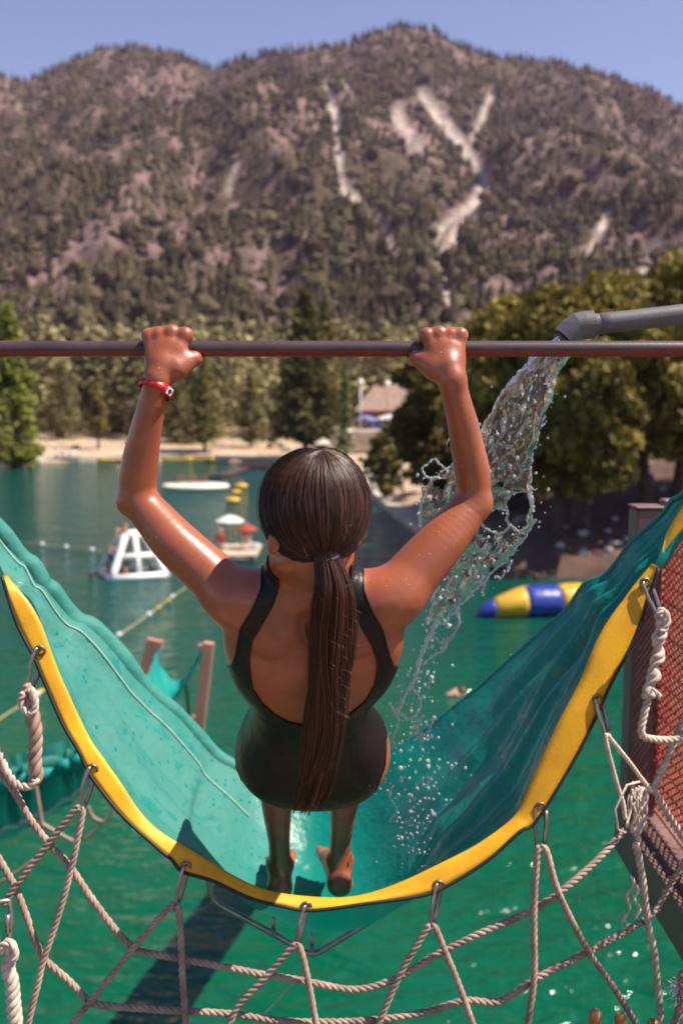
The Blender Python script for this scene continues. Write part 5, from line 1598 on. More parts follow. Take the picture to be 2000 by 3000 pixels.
# ---------------------------------------------------------------- hair
def strand_mesh(P, R, cols, sides=3):
    """P: strands x points x 3, R: strands x points"""
    n, m = P.shape[:2]
    t = np.gradient(P, axis=1); t /= np.linalg.norm(t, axis=2)[..., None] + 1e-12
    ref = np.array([0.3, 1.0, 0.2]); ref /= np.linalg.norm(ref)
    a = np.cross(t, ref); a /= np.linalg.norm(a, axis=2)[..., None] + 1e-9
    b = np.cross(t, a)
    ang = np.arange(sides) * 2 * math.pi / sides
    V = P[:, :, None, :] + R[:, :, None, None] * (np.cos(ang)[None, None, :, None] * a[:, :, None, :] + np.sin(ang)[None, None, :, None] * b[:, :, None, :])
    idx = np.arange(n * m * sides).reshape(n, m, sides)
    F = np.stack([idx[:, :-1, :], np.roll(idx, -1, 2)[:, :-1, :], np.roll(idx, -1, 2)[:, 1:, :], idx[:, 1:, :]], -1).reshape(-1, 4)
    C = np.repeat(np.repeat(cols[:, None, None, :], m, 1), sides, 2).reshape(-1, 3)
    return V.reshape(-1, 3), F, C
M_HAIR = mat('dark_brown_hair', (0.02, 0.01, 0.008), 0.38, attr=True, spec=0.45)
hrng = np.random.default_rng(77)
HC = H_ + np.array([0, 0, 0.0]); HRAD = np.array([0.0805, 0.0940, 0.0890])
pA = np.array([0.15, -0.36, 0.0]); pA[2] = math.sqrt(1 - pA @ pA)
pB = np.array([0.23, -0.66, 0.0]); pB[2] = -math.sqrt(1 - pB @ pB)
def hair_arc(phi, tt):
    """points on the unit sphere along the circle through both poles, leaning phi to the side"""
    e = pB - pA; L = np.linalg.norm(e); e = e / L
    M_ = (pA + pB) / 2
    q0 = M_ / np.linalg.norm(M_); q1 = np.cross(e, q0)
    q = np.cos(phi)[:, None] * q0 + np.sin(phi)[:, None] * q1
    n_ = np.cross(e[None], q)
    cq = -(q @ M_)
    rho = np.sqrt(np.maximum(1 - (n_ @ M_) ** 2, 1e-4))
    a0 = np.arctan2(-cq, np.full_like(cq, -L / 2)); a1 = np.arctan2(-cq, np.full_like(cq, L / 2))
    a0 = np.where(a0 < 0, a0 + 2 * math.pi, a0)
    a1 = np.where(a1 > math.pi / 2 + 0.001, a1 - 2 * math.pi, a1)
    # go from a0 (left, pole A) over +90 degrees (the outside) to a1 (pole B)
    ang = a0[:, None] + (a1 - a0)[:, None] * tt
    x = rho[:, None] * np.cos(ang); y = cq[:, None] + rho[:, None] * np.sin(ang)
    return M_ + e * x[..., None] + q[:, None, :] * y[..., None]
# scalp cap under the strands
ph = np.linspace(-2.15, 2.15, 80); tcap = np.tile(np.linspace(0.0, 1.0, 40), (80, 1))
cap = HC + hair_arc(ph, tcap) * HRAD * 0.975
ii = np.arange(80 * 40).reshape(80, 40)
hair = mesh_obj('hair', cap.reshape(-1, 3), np.stack([ii[:-1, :-1], ii[:-1, 1:], ii[1:, 1:], ii[1:, :-1]], -1).reshape(-1, 4), mat('hair_underlayer', (0.010, 0.006, 0.005), 0.6, var=0.3, vscale=60), person)
hair['label'] = 'dark brown hair drawn back into a long ponytail'
NH = 5200; MP = 18
clump = np.sort(hrng.uniform(-2.15, 2.15, 210)) + hrng.normal(size=210) * 0.02
phi0 = hrng.uniform(-2.15, 2.15, NH)
near = clump[np.argmin(np.abs(phi0[:, None] - clump[None]), 1)]
tt = np.tile(np.linspace(0.0, 1.0, MP), (NH, 1))
phi_t = phi0
w_cl = 0.55
wsel = hrng.uniform(0.0, 0.8, NH)
pos = hair_arc(phi0 * (1 - wsel) + near * wsel + hrng.normal(size=NH) * 0.03, tt)
pos0 = hair_arc(phi0, tt)
mixw = np.clip(tt * 1.6, 0, 1)[..., None]
pos = pos0 * (1 - mixw) + pos * mixw
rad_off = hrng.uniform(0.98, 1.05, NH)[:, None] + 0.018 * np.sin(tt * 7 + hrng.uniform(0, 6, NH)[:, None]) * hrng.uniform(0, 1, NH)[:, None]
clh = (np.sin(near * 37.0) * 0.008 + np.sin(near * 91.0) * 0.008)[:, None]
endt = 1 - 0.02 * np.clip((tt - 0.85) / 0.15, 0, 1)
P = HC + pos * HRAD * ((rad_off + clh) * endt)[..., None]
P += hrng.normal(size=(NH, 1, 3)) * 0.0008
Rr = np.full((NH, MP), 0.00062) * hrng.uniform(0.7, 1.3, NH)[:, None]
base_c = np.array([0.036, 0.0125, 0.0085])
cl_b = hrng.uniform(0.6, 1.7, 210)[np.argmin(np.abs(phi0[:, None] - clump[None]), 1)]
Cc = base_c * (cl_b * hrng.uniform(0.7, 1.4, NH))[:, None] + np.array([0.012, 0.003, 0.001]) * hrng.uniform(0, 1, NH)[:, None] ** 2
V, F, C = strand_mesh(P, Rr, Cc)
o = mesh_obj('hair_strands', V, F, M_HAIR, hair, colors=C); o['kind'] = 'stuff'
# flyaway wisps on the head
NF = 36
phf = hrng.uniform(-1.6, 1.6, NF); tf_ = np.linspace(0, 1, 10)[None] * hrng.uniform(0.08, 0.2, NF)[:, None] + hrng.uniform(0.0, 0.8, NF)[:, None]
tf_ = np.clip(tf_, 0, 1)
lift = (np.linspace(0, 1, 10)[None] ** 1.5 * hrng.uniform(0.03, 0.16, NF)[:, None])
P = HC + hair_arc(phf, tf_) * HRAD * (1.03 + lift)[..., None]
P += (np.linspace(0, 1, 10) ** 2)[None, :, None] * hrng.normal(size=(NF, 1, 3)) * 0.010
V, F, C = strand_mesh(P, np.full((NF, 10), 0.00032), np.tile(base_c * 1.6, (NF, 1)))
o = mesh_obj('flyaway_wisps', V, F, M_HAIR, hair, colors=C); o['kind'] = 'stuff'
# hair tie
tie = HC + pB * HRAD * 1.03
MB().tube([tie + np.array([0.0165 * math.cos(a), 0.011 * math.sin(a) - 0.002, 0.004 * math.sin(a)]) for a in np.linspace(0, 2 * math.pi, 22, endpoint=False)], 0.0036, 8, closed=True).build('hair_tie', M_BLACK, hair)
# ponytail: locks falling straight down the back
ty = tie[1]
PT = [(tie[0], ty - 0.002, tie[2] + 0.012, 0.012, 0.010), (tie[0], ty - 0.004, tie[2], 0.015, 0.011)]
for px_, py_, hw, Yp in ((974, 1705, 44, ty - 0.010), (974, 1760, 55, ty - 0.008), (970, 1850, 59, ty + 0.004), (965, 1950, 55, ty + 0.022), (960, 2050, 53, ty + 0.05), (952, 2140, 51, ty + 0.085), (940, 2220, 48, ty + 0.12), (922, 2300, 46, ty + 0.16), (893, 2392, 34, ty + 0.20)):
    p = at(px_, py_, Yp); PT.append((p[0], p[1], p[2], hw * mpp(px_, py_, Yp), 0.020))
PT = resample(np.array(PT), 40)
NP = 2600; MQ = 26
nl = 46
la = hrng.uniform(0, 6.28, nl); lr = np.sqrt(hrng.uniform(0, 1, nl)); lx = lr * np.cos(la); ly = lr * np.sin(la)
lk = hrng.integers(0, nl, NP)
ox = lx[lk] + hrng.normal(size=NP) * 0.11; oy = ly[lk] + hrng.normal(size=NP) * 0.11
llen = np.where(hrng.uniform(0, 1, nl) < 0.6, hrng.uniform(0.92, 1.0, nl), hrng.uniform(0.78, 0.95, nl))
ln = np.clip(llen[lk] * (1 - 0.16 * hrng.uniform(0, 1, NP) ** 2), 0.5, 1.0)
qq = np.linspace(0, 1, MQ)[None] * ln[:, None]
fidx = qq * 39
CP = np.stack([np.interp(fidx, np.arange(40), PT[:, k]) for k in range(5)], -1)
lphase = hrng.uniform(0, 6.28, nl)[lk][:, None]; lamp = hrng.uniform(0.0, 0.30, nl)[lk][:, None]
conv = 1 - 0.80 * np.clip((qq - 0.72) / 0.28, 0, 1)                 # locks draw together to points
tip_dx = (hrng.uniform(-0.9, 0.9, nl)[lk][:, None]) * np.clip((qq - 0.74) / 0.26, 0, 1) * 0.75
oxs = lx[lk][:, None] + (ox - lx[lk])[:, None] * conv; oys = ly[lk][:, None] + (oy - ly[lk])[:, None] * conv
sway = lamp * np.sin(qq * 9 + lphase) * np.clip(qq * 3, 0, 1)
P = CP[..., :3].copy()
P[..., 0] += CP[..., 3] * (oxs + sway + tip_dx); P[..., 1] += CP[..., 4] * oys
P += hrng.normal(size=(NP, 1, 3)) * 0.0006
lcol_ = hrng.uniform(0.5, 2.2, nl)[lk]
Cc = base_c * (lcol_ * hrng.uniform(0.7, 1.4, NP))[:, None] + np.array([0.030, 0.009, 0.003]) * (hrng.uniform(0, 1, nl)[lk] ** 2)[:, None]
Rr = 0.00062 * (1 - 0.55 * np.clip((np.linspace(0, 1, MQ) - 0.8) / 0.2, 0, 1))[None] * np.ones((NP, 1))
V, F, C = strand_mesh(P, Rr, Cc)
o = mesh_obj('ponytail', V, F, M_HAIR, hair, colors=C)
# short curled wisps along the ponytail
NW = 44
q0_ = hrng.uniform(0.06, 0.55, NW); f0 = q0_ * 39
Cw = np.stack([np.interp(f0, np.arange(40), PT[:, k]) for k in range(5)], -1)
sidew = np.where(hrng.uniform(0, 1, NW) < 0.75, 1, -1)
st = Cw[:, :3] + np.stack([Cw[:, 3] * hrng.uniform(-0.2, 0.95, NW) * sidew, -Cw[:, 4] * hrng.uniform(0.6, 1.1, NW), np.zeros(NW)], -1)
ll = np.linspace(0, 1, 12)[None]
ax_ = hrng.uniform(0.006, 0.024, NW)[:, None] * sidew[:, None]; az_ = -hrng.uniform(0.008, 0.035, NW)[:, None]
P = np.stack([st[:, 0:1] + ax_ * np.sin(ll * 2.6), st[:, 1:2] - 0.004 * np.sin(ll * 3), st[:, 2:3] + az_ * ll ** 1.4], -1)
V, F, C = strand_mesh(P, np.full((NW, 12), 0.00024), np.tile(base_c * 1.3, (NW, 1)))
o = mesh_obj('curled_wisps', V, F, M_HAIR, hair, colors=C); o['kind'] = 'stuff'

# =================================================================== ON AND ROUND THE LAKE
M_SKINF = mat('bather_skin', (0.62, 0.32, 0.21), 0.5, var=0.2, vscale=6)
M_HAIRF = mat('bather_hair', (0.03, 0.018, 0.012), 0.6, var=0.3, vscale=20)
M_REDCL = mat('red_swimwear', (0.50, 0.02, 0.02), 0.7, var=0.2, vscale=10)
M_NAVY = mat('navy_swimwear', (0.02, 0.025, 0.07), 0.7, var=0.2, vscale=10)
M_WHITE = mat('white_vinyl', (0.78, 0.76, 0.74), 0.45, var=0.12, vscale=1.5, bump=0.1, bscale=8)
M_DARKN = mat('dark_netting', (0.035, 0.035, 0.05), 0.8, var=0.4, vscale=6)
def bather(label, loc, pose, face=0.0, height=1.6, wear=None, group=None, waist=None):
    """pose: joints in metres for a figure 1.6 m tall, x right, y forward, z up"""
    k = height / 1.6
    M_ = np.array([[math.cos(face), -math.sin(face), 0], [math.sin(face), math.cos(face), 0], [0, 0, 1]])
    J = {n: np.asarray(loc) + M_ @ (np.array(v) * k) for n, v in pose.items()}
    root = thing('person', label, 'person', loc, group)
    q = []
    def L(pts):
        for (a, ra), (b, rb) in zip(pts[:-1], pts[1:]): q.append(cone_prim(J[a], J[b], ra * k, rb * k, 0.02))
    q.append(ell_prim(J['head'], np.array([0.078, 0.09, 0.108]) * k, None, 0.02))
    L([('head', 0.055), ('chest', 0.06)])
    L([('shl', 0.07), ('shr', 0.07)]); L([('chest', 0.115), ('belly', 0.115), ('hip', 0.125)])
    L([('hipl', 0.09), ('knl', 0.06), ('ftl', 0.042)]); L([('hipr', 0.09), ('knr', 0.06), ('ftr', 0.042)])
    L([('shl', 0.055), ('ell', 0.042), ('hal', 0.036)]); L([('shr', 0.055), ('elr', 0.042), ('har', 0.036)])
    for f in ('ftl', 'ftr'):
        q.append(cone_prim(J[f], J[f] + M_ @ np.array([0, 0.12, -0.02]) * k, 0.04 * k, 0.03 * k, 0.02))
    V, F = sdf_mesh(q, 0.018)
    V = relax(V, F, 1, 0.4)
    mesh_obj('body', V, F, M_SKINF, root)
    N = vert_normals(V, F)
    hd = V - J['head']
    loc_h = hd @ M_
    s = np.minimum(0.15 - np.linalg.norm(hd, axis=1), np.maximum(loc_h[:, 2] - 0.045, -loc_h[:, 1] - 0.0) + 0.0)
    Vh, Fh = clip_surface(V, F, s, 0.012, N); mesh_obj('hair', Vh, Fh, M_HAIRF, root)
    if wear is not None:
        up = (J['chest'] - J['hip']); Lu = np.linalg.norm(up); up /= Lu
        h_ = (V - J['hip']) @ up
        dth = np.minimum(np.linalg.norm(V - (J['hipl'] + J['knl']) / 2, axis=1), np.linalg.norm(V - (J['hipr'] + J['knr']) / 2, axis=1))
        s = np.minimum((waist or 0.10) - h_, np.maximum(0.22 * k - np.linalg.norm(V - J['hip'], axis=1), 0.16 * k - dth))
        s = np.maximum(s, np.minimum((waist or 0.10) - h_, 0.26 * k - np.linalg.norm(V - J['hip'], axis=1)))
        Vs2, Fs2 = clip_surface(V, F, s, 0.012, N); mesh_obj('swimwear', Vs2, Fs2, wear, root)
    return root
STAND = dict(head=(0, 0.01, 1.49), chest=(0, 0, 1.22), belly=(0, 0, 1.02), hip=(0, 0, 0.86), shl=(-.17, 0, 1.28), shr=(.17, 0, 1.28), ell=(-.24, -.03, 1.02), elr=(.24, -.03, 1.02), hal=(-.26, .06, .80), har=(.26, .06, .80),
             hipl=(-.085, 0, .82), hipr=(.085, 0, .82), knl=(-.09, .02, .44), knr=(.09, .02, .44), ftl=(-.10, 0, .06), ftr=(.10, 0, .06))
SIT = dict(head=(0, -.02, .78), chest=(0, -.02, .50), belly=(0, -.01, .30), hip=(0, 0, .14), shl=(-.17, -.02, .56), shr=(.17, -.02, .56), ell=(-.24, .05, .32), elr=(.24, .05, .32), hal=(-.16, .28, .30), har=(.16, .28, .30),
           hipl=(-.09, .03, .12), hipr=(.09, .03, .12), knl=(-.12, .42, .30), knr=(.12, .42, .30), ftl=(-.12, .50, -.10), ftr=(.12, .50, -.10))
CLIMB = dict(head=(0, .10, 1.40), chest=(0, .06, 1.12), belly=(0, 0, .94), hip=(0, -.06, .80), shl=(-.17, .07, 1.18), shr=(.17, .07, 1.18), ell=(-.26, .20, 1.30), elr=(.26, .22, 1.12), hal=(-.22, .36, 1.52), har=(.22, .40, 1.30),
             hipl=(-.09, -.04, .78), hipr=(.09, -.04, .78), knl=(-.12, .20, .62), knr=(.12, .02, .42), ftl=(-.12, .08, .26), ftr=(.12, -.02, .04))
SWIM = dict(head=(0, .28, .10), chest=(0, .05, -.06), belly=(0, -.14, -.10), hip=(0, -.30, -.14), shl=(-.17, .08, -.02), shr=(.17, .08, -.02), ell=(-.36, .26, -.02), elr=(.34, .20, -.05), hal=(-.24, .48, .02), har=(.26, .42, .0),
            hipl=(-.08, -.34, -.15), hipr=(.08, -.34, -.15), knl=(-.12, -.72, -.24), knr=(.12, -.70, -.30), ftl=(-.12, -1.1, -.2), ftr=(.12, -1.08, -.32))

# ---- inflatable climbing pyramid
pc = ground(392, 1684)
pyr = thing('climbing_float', 'white inflatable climbing pyramid with square openings, bathers hanging on', 'inflatable', pc)
rot = math.radians(24); B2, T2, HT = 1.42, 0.50, 2.05
def pyr_pt(u, v, h):
    k = B2 + (T2 - B2) * h
    x, y = u * k, v * k
    return np.array([pc[0] + x * math.cos(rot) - y * math.sin(rot), pc[1] + x * math.sin(rot) + y * math.cos(rot), 0.12 + h * HT])
cs = [(-1, -1), (1, -1), (1, 1), (-1, 1)]
for u, v in cs:
    MB().tube([pyr_pt(u, v, h) for h in np.linspace(0, 1, 6)], 0.19, 10).build('corner_tube', M_WHITE, pyr)
for h, r in ((0, 0.20), (0.5, 0.16), (1.0, 0.16)):
    for i in range(4):
        a, b = cs[i], cs[(i + 1) % 4]
        MB().tube([pyr_pt(*a, h), pyr_pt(*b, h)], r, 10).build('cross_tube', M_WHITE, pyr)
for i in range(4):
    a, b = cs[i], cs[(i + 1) % 4]; m_ = ((a[0] + b[0]) / 2, (a[1] + b[1]) / 2)
    MB().tube([pyr_pt(*m_, h) for h in (0, 0.5, 1)], 0.15, 8).build('upright_tube', M_WHITE, pyr)
MB().add([pyr_pt(-1, -1, 0), pyr_pt(-1, 1, 0), pyr_pt(-1, 1, 1), pyr_pt(-1, -1, 1)], [(0, 1, 2, 3)]).build('dark_slide_panel', M_DARKN, pyr, smooth=False)
MB().box((pc[0], pc[1], 0.12 + HT), (0.9, 0.9, 0.10), rot, bev=0.03).build('top_platform', M_WHITE, pyr)
bather('bather sitting on top of the white climbing pyramid', (pc[0] - 0.35, pc[1] - 0.3, 0.16 + HT), SIT, 2.2, 1.5, M_NAVY)
bather('bather climbing the left face of the white pyramid', (pc[0] - 0.95, pc[1] - 1.0, 0.55), CLIMB, -0.6, 1.4, M_NAVY)
w = ground(330, 1692); bather('bather in the water at the left corner of the pyramid', (w[0], w[1], 0.28), SIT, 2.6, 1.5, M_NAVY)
w = ground(372, 1690); bather('bather in the water holding the near side of the pyramid', (w[0], w[1] - 0.4, 0.10), SIT, 0.3, 1.5, M_REDCL)
w = ground(276, 1688); bather('swimmer alone just left of the pyramid, only head showing', (w[0], w[1], -0.05), SWIM, 1.2, 1.5, None)

# ---- guard raft with parasols
ra = ground(702, 1632)
raft = thing('guard_raft', 'flat beige wooden guard raft afloat behind the swimmer\'s left shoulder', 'raft', ra)
M_PLANK = mat('beige_plank', (0.52, 0.42, 0.30), 0.8, var=0.25, vscale=3, bump=0.2, bscale=20)
for i in range(9):
    MB().box((ra[0] - 0.05, ra[1] - 1.9 + i * 0.48, 0.42), (2.45, 0.45, 0.07), bev=0.01).build('plank', M_PLANK, raft, smooth=False)
MB().box((ra[0] - 0.05, ra[1] + 0.02, 0.20), (2.3, 4.2, 0.36), bev=0.05).build('float_tank', mat('grey_float', (0.25, 0.23, 0.21), 0.7, var=0.3, vscale=2), raft)
def parasol(c, r, h, pole, m, label, name='parasol', drop=0.35):
    t = thing(name, label, 'parasol', c)
    MB().tube([c, (c[0], c[1], c[2] + h)], pole, 8).build('pole', mat('white_pole', (0.7, 0.7, 0.7), 0.4, var=0.1, vscale=5), t)
    V = []; n = 8
    for ring, (rr, zz) in enumerate(((0.03, 0.0), (0.5, -0.36), (1.0, -1.0), (1.0, -1.18))):
        for k in range(n * 2):
            a = math.pi * k / n
            s = 1.0 if k % 2 == 0 else 0.955
            V.append((c[0] + r * rr * s * math.cos(a), c[1] + r * rr * s * math.sin(a), c[2] + h + drop * zz + (0.0 if k % 2 == 0 or ring == 0 else 0.02)))
    F = [(l * 16 + k, l * 16 + (k + 1) % 16, (l + 1) * 16 + (k + 1) % 16, (l + 1) * 16 + k) for l in range(3) for k in range(16)] + [tuple(range(15, -1, -1))]
    mesh_obj('canopy', V, F, m, t, smooth=False)
    MB().ball((c[0], c[1], c[2] + h + 0.04), 0.05, 8, 6).build('finial', MATS['white_pole'], t)
    return t
M_CANW = mat('white_canvas', (0.80, 0.78, 0.76), 0.8, var=0.08, vscale=2, trans=0.25)
M_CANR = mat('red_canvas', (0.45, 0.06, 0.04), 0.8, var=0.15, vscale=2, trans=0.25)
M_CANB = mat('blue_canvas', (0.20, 0.22, 0.45), 0.8, var=0.1, vscale=2, trans=0.25)
zr = 0.455
parasol((ra[0] - 0.55, ra[1] + 0.1, zr), 0.86, 2.02, 0.022, M_CANW, 'white parasol over the red-shorted guard on the raft')
parasol((ra[0] + 0.45, ra[1] + 0.2, zr), 0.62, 1.45, 0.02, M_CANR, 'small red parasol shading a seated person on the raft', drop=0.30)
bather('guard standing on the raft in red shorts, back to the left', (ra[0] - 0.92, ra[1] - 0.6, zr), STAND, 1.0, 1.62, M_REDCL)
bather('person sitting under the small red parasol on the raft', (ra[0] + 0.35, ra[1] - 0.05, zr + 0.42), SIT, 3.3, 1.5, M_NAVY)
tb_ = MB().tube([(ra[0] - 1.22, ra[1] - 0.62, zr + 0.55), (ra[0] - 1.24, ra[1] - 0.62, zr + 0.8), (ra[0] - 1.20, ra[1] - 0.6, zr + 1.02)], [0.10, 0.12, 0.09], 10).build('rescue_float', mat('red_foam', (0.62, 0.05, 0.06), 0.5, var=0.1, vscale=5))
tag(tb_, 'red rescue float held beside the guard on the raft', 'float')
st_ = thing('guard_stand', 'white guard seat on the raft below the red parasol', 'chair', (ra[0] + 0.4, ra[1] + 0.05, zr))
MB().box((ra[0] + 0.38, ra[1] + 0.05, zr + 0.38), (0.62, 0.5, 0.06), bev=0.01).build('seat', M_WHITE, st_, smooth=False)
for dx in (-.26, .26):
    for dy in (-.2, .2):
        MB().box((ra[0] + 0.38 + dx, ra[1] + 0.05 + dy, zr + 0.175), (0.07, 0.07, 0.35), bev=0.006).build('leg', M_WHITE, st_, smooth=False)
MB().box((ra[0] + 0.38, ra[1] + 0.32, zr + 0.65), (0.62, 0.05, 0.42), bev=0.01).build('backrest', M_WHITE, st_, smooth=False)
cl = thing('cool_box', 'white cool box at the right end of the guard seat', 'box', (ra[0] + 0.95, ra[1] - 0.1, zr))
MB().box((ra[0] + 0.92, ra[1] - 0.1, zr + 0.16), (0.42, 0.34, 0.32), bev=0.02).build('tub', M_WHITE, cl); MB().box((ra[0] + 0.92, ra[1] - 0.1, zr + 0.345), (0.45, 0.37, 0.05), bev=0.012).build('lid', M_WHITE, cl)

# ---- round sun float with chairs
so = ground(574, 1432)
sf = thing('oval_float', 'white oval swim float carrying brown deck chairs', 'float', so)
V = []; n = 40
for rr, zz in ((0.93, 0.02), (1.0, 0.16), (1.0, 0.36), (0.97, 0.44), (0.90, 0.46)):
    for k in range(n):
        a = 2 * math.pi * k / n; V.append((so[0] + 3.35 * rr * math.cos(a), so[1] + 2.6 * rr * math.sin(a), zz))
F = [(l * n + k, l * n + (k + 1) % n, (l + 1) * n + (k + 1) % n, (l + 1) * n + k) for l in range(4) for k in range(n)] + [tuple(4 * n + k for k in range(n))]
mesh_obj('hull', V, F, mat('cream_vinyl', (0.78, 0.72, 0.62), 0.5, var=0.1, vscale=1), sf)
M_CHAIR = mat('brown_chair', (0.24, 0.115, 0.085), 0.6, var=0.2, vscale=5)
def deck_chair(p, rz, label):
    t = thing('deck_chair', label, 'chair', p, 'chairs on the oval float')
    c, s = math.cos(rz), math.sin(rz)
    def q(x, y, z): return (p[0] + x * c - y * s, p[1] + x * s + y * c, p[2] + z)
    for i in range(5):
        MB().beam(q(-.24 + i * .12, .22, .30), q(-.27 + i * .135, .42, 1.02 - 0.05 * abs(i - 2)), .10, .025).build('back_slat', M_CHAIR, t, smooth=False)
    for i in range(4):
        MB().beam(q(-.28, -.30 + i * .14, .38 - i * .025), q(.28, -.30 + i * .14, .38 - i * .025), .12, .025).build('seat_slat', M_CHAIR, t, smooth=False)
    for x in (-.33, .33):
        MB().beam(q(x, -.34, .60), q(x, .36, .60), .12, .03).build('armrest', M_CHAIR, t, smooth=False)
        MB().beam(q(x, -.28, 0), q(x, -.28, .585), .04, .09).build('leg', M_CHAIR, t, smooth=False)
        MB().beam(q(x, .34, 0), q(x, .34, .585), .04, .09).build('leg', M_CHAIR, t, smooth=False)
deck_chair((so[0] - 1.55, so[1] + 0.4, 0.46), 0.3, 'leftmost brown deck chair on the oval float')
deck_chair((so[0] - 0.35, so[1] + 0.5, 0.46), 0.0, 'middle brown deck chair on the oval float')
deck_chair((so[0] + 0.75, so[1] + 0.2, 0.46), -0.4, 'rightmost brown deck chair on the oval float')

# ---- dark floating dock
dkp = thing('floating_dock', 'dark reddish-brown floating dock behind the oval float', 'dock', ground(720, 1400))
M_DOCK = mat('dark_dock_timber', (0.10, 0.045, 0.04), 0.8, var=0.3, vscale=2)
a = ground(655, 1400); b = ground(720, 1378); c_ = ground(790, 1378)
for k in range(7):
    f = (k + 0.5) / 7; p = a + (b - a) * f
    MB().box((p[0], p[1], 0.30), (1.5, abs(b[1] - a[1]) / 7 * 0.95, 0.14), bev=0.01).build('deck_plank', M_DOCK, dkp, smooth=False)
MB().beam((b[0] - 0.6, b[1], 0.45), (c_[0], c_[1], 0.45), 1.4, 0.5).build('cross_deck', M_DOCK, dkp, smooth=False)
MB().beam(ground(600, 1398) + [0, 0, .12], a + np.array([0, 0, .12]), 0.35, 0.24).build('boom', M_DOCK, dkp, smooth=False)
for x in np.linspace(b[0] - 0.3, c_[0] - 0.4, 5):
    MB().tube([(x, b[1] - 0.5, 0.0), (x, b[1] - 0.5, 1.1)], 0.07, 7).build('pile', M_DOCK, dkp)
MB().beam((b[0] - 0.4, b[1] - 0.5, 1.1), (c_[0] - 0.3, c_[1] - 0.5, 1.1), 0.12, 0.12).build('handrail', M_DOCK, dkp, smooth=False)

# ---- yellow rings with bathers
M_YELV = mat('yellow_vinyl', (0.80, 0.48, 0.03), 0.4, var=0.12, vscale=3)
for px, py, lab, occ in ((682, 1470, 'nearer yellow swim ring carrying a bather', True), (707, 1428, 'farther yellow swim ring carrying a bather', True), (692, 1446, 'small empty yellow swim ring between the two bathers', False)):
    g = ground(px, py); R_ = 0.46 if occ else 0.32
    r_ = thing('swim_ring', lab, 'float', g, 'yellow swim rings')
    MB().tube([(g[0] + R_ * math.cos(t), g[1] + R_ * math.sin(t), 0.16) for t in np.linspace(0, 2 * math.pi, 24, endpoint=False)], 0.2 if occ else 0.15, 10, closed=True).build('tube', M_YELV, r_)
    MB().ball((g[0] + R_ + 0.15, g[1] - 0.25, 0.28), 0.05, 6, 5).build('valve', M_WHITE, r_)
    if occ: bather(('bather sitting in the nearer yellow ring' if py > 1450 else 'bather sitting in the farther yellow ring'), (g[0], g[1], 0.12), SIT, 2.4, 1.5, M_NAVY if py > 1450 else M_REDCL)

# ---- float lines
M_FLOAT = mat('white_float', (0.78, 0.78, 0.80), 0.4, var=0.08, vscale=8)
M_FLB = mat('blue_float', (0.05, 0.08, 0.5), 0.4, var=0.1, vscale=8)
M_LINE = mat('yellow_line', (0.52, 0.42, 0.18), 0.8, var=0.3, vscale=6)
def float_line(ends, floats, label, r, yf=()):
    root = thing('float_line', label, 'float line', ground(*floats[0]))
    pts = resample([ground(x, y) + [0, 0, 0.03] for x, y in ends], 50)
    MB().tube(pts, 0.022, 5).build('line', M_LINE, root)
    for x, y in floats:
        g = ground(x, y); MB().ball((g[0], g[1], 0.05), r, 12, 8, (1.2, 1, 0.9)).build('float', M_FLOAT, root)
    for x, y in yf:
        g = ground(x, y); MB().ball((g[0], g[1], 0.04), r * 0.7, 10, 8, (1.6, 1.2, 0.8)).build('small_float', M_YELV, root)
float_line([(-80, 1578), (60, 1590), (125, 1596), (195, 1604), (270, 1612), (300, 1614)], [(10, 1585), (125, 1596), (195, 1604), (270, 1612)], 'row of white floats left of the climbing pyramid', 0.12)
float_line([(560, 1712), (505, 1750), (437, 1802), (350, 1862), (280, 1910), (110, 2038), (65, 2066), (-60, 2148)], [(505, 1750), (437, 1802), (350, 1862), (108, 2038)], 'slanting yellow line with white floats in front of the pyramid', 0.095, [(494, 1762), (120, 2028), (465, 1782)])
sw = ground(1326, 2030); bather('swimmer alone in the green water right of the falling water', (sw[0], sw[1], 0.0), SWIM, -1.3, 1.6, M_NAVY)
sw = ground(345, 1368); bather('distant swimmer splashing near the far shore', (sw[0], sw[1], 0.1), SWIM, 1.5, 1.7, None)

# ---- striped launch cushions
M_BLUEV = mat('blue_vinyl', (0.025, 0.045, 0.30), 0.38, var=0.2, vscale=2, bump=0.2, bscale=3)
M_YELW = mat('golden_vinyl', (0.62, 0.36, 0.025), 0.42, var=0.2, vscale=2, bump=0.2, bscale=3)
def cushion(tip_px, end_px, rpx, label, segs):
    A = ground(*tip_px); Bq = ground(*end_px); d = Bq - A; L = np.linalg.norm(d); d /= L
    root = thing('launch_cushion', label, 'inflatable', A)
    side = np.cross(d, [0, 0, 1.0])
    rmax = rpx * mpp(tip_px[0], tip_px[1], A[1])
    for (f0, f1, m_) in segs:
        V = []; K = 20; NR = 8
        for f in np.linspace(f0, f1, NR):
            rr = rmax * min(1.0, 0.12 + 1.0 * math.sqrt(max(f, 0) / 0.42)) if f < 0.42 else rmax * (1.0 + 0.03 * math.sin(f * 14))
            q = (f - f0) / (f1 - f0); rr *= 0.965 + 0.035 * math.sin(math.pi * q)
            c = A + d * L * f + np.array([0, 0, rr * 0.78])
            for k in range(K):
                a = 2 * math.pi * k / K; V.append(c + side * rr * math.cos(a) + np.array([0, 0, 1]) * rr * 0.92 * math.sin(a))
        F = [(l * K + k, l * K + (k + 1) % K, (l + 1) * K + (k + 1) % K, (l + 1) * K + k) for l in range(NR - 1) for k in range(K)] + [tuple(range(K - 1, -1, -1)), tuple((NR - 1) * K + k for k in range(K))]
        mesh_obj('panel', V, F, m_, root)
    return root
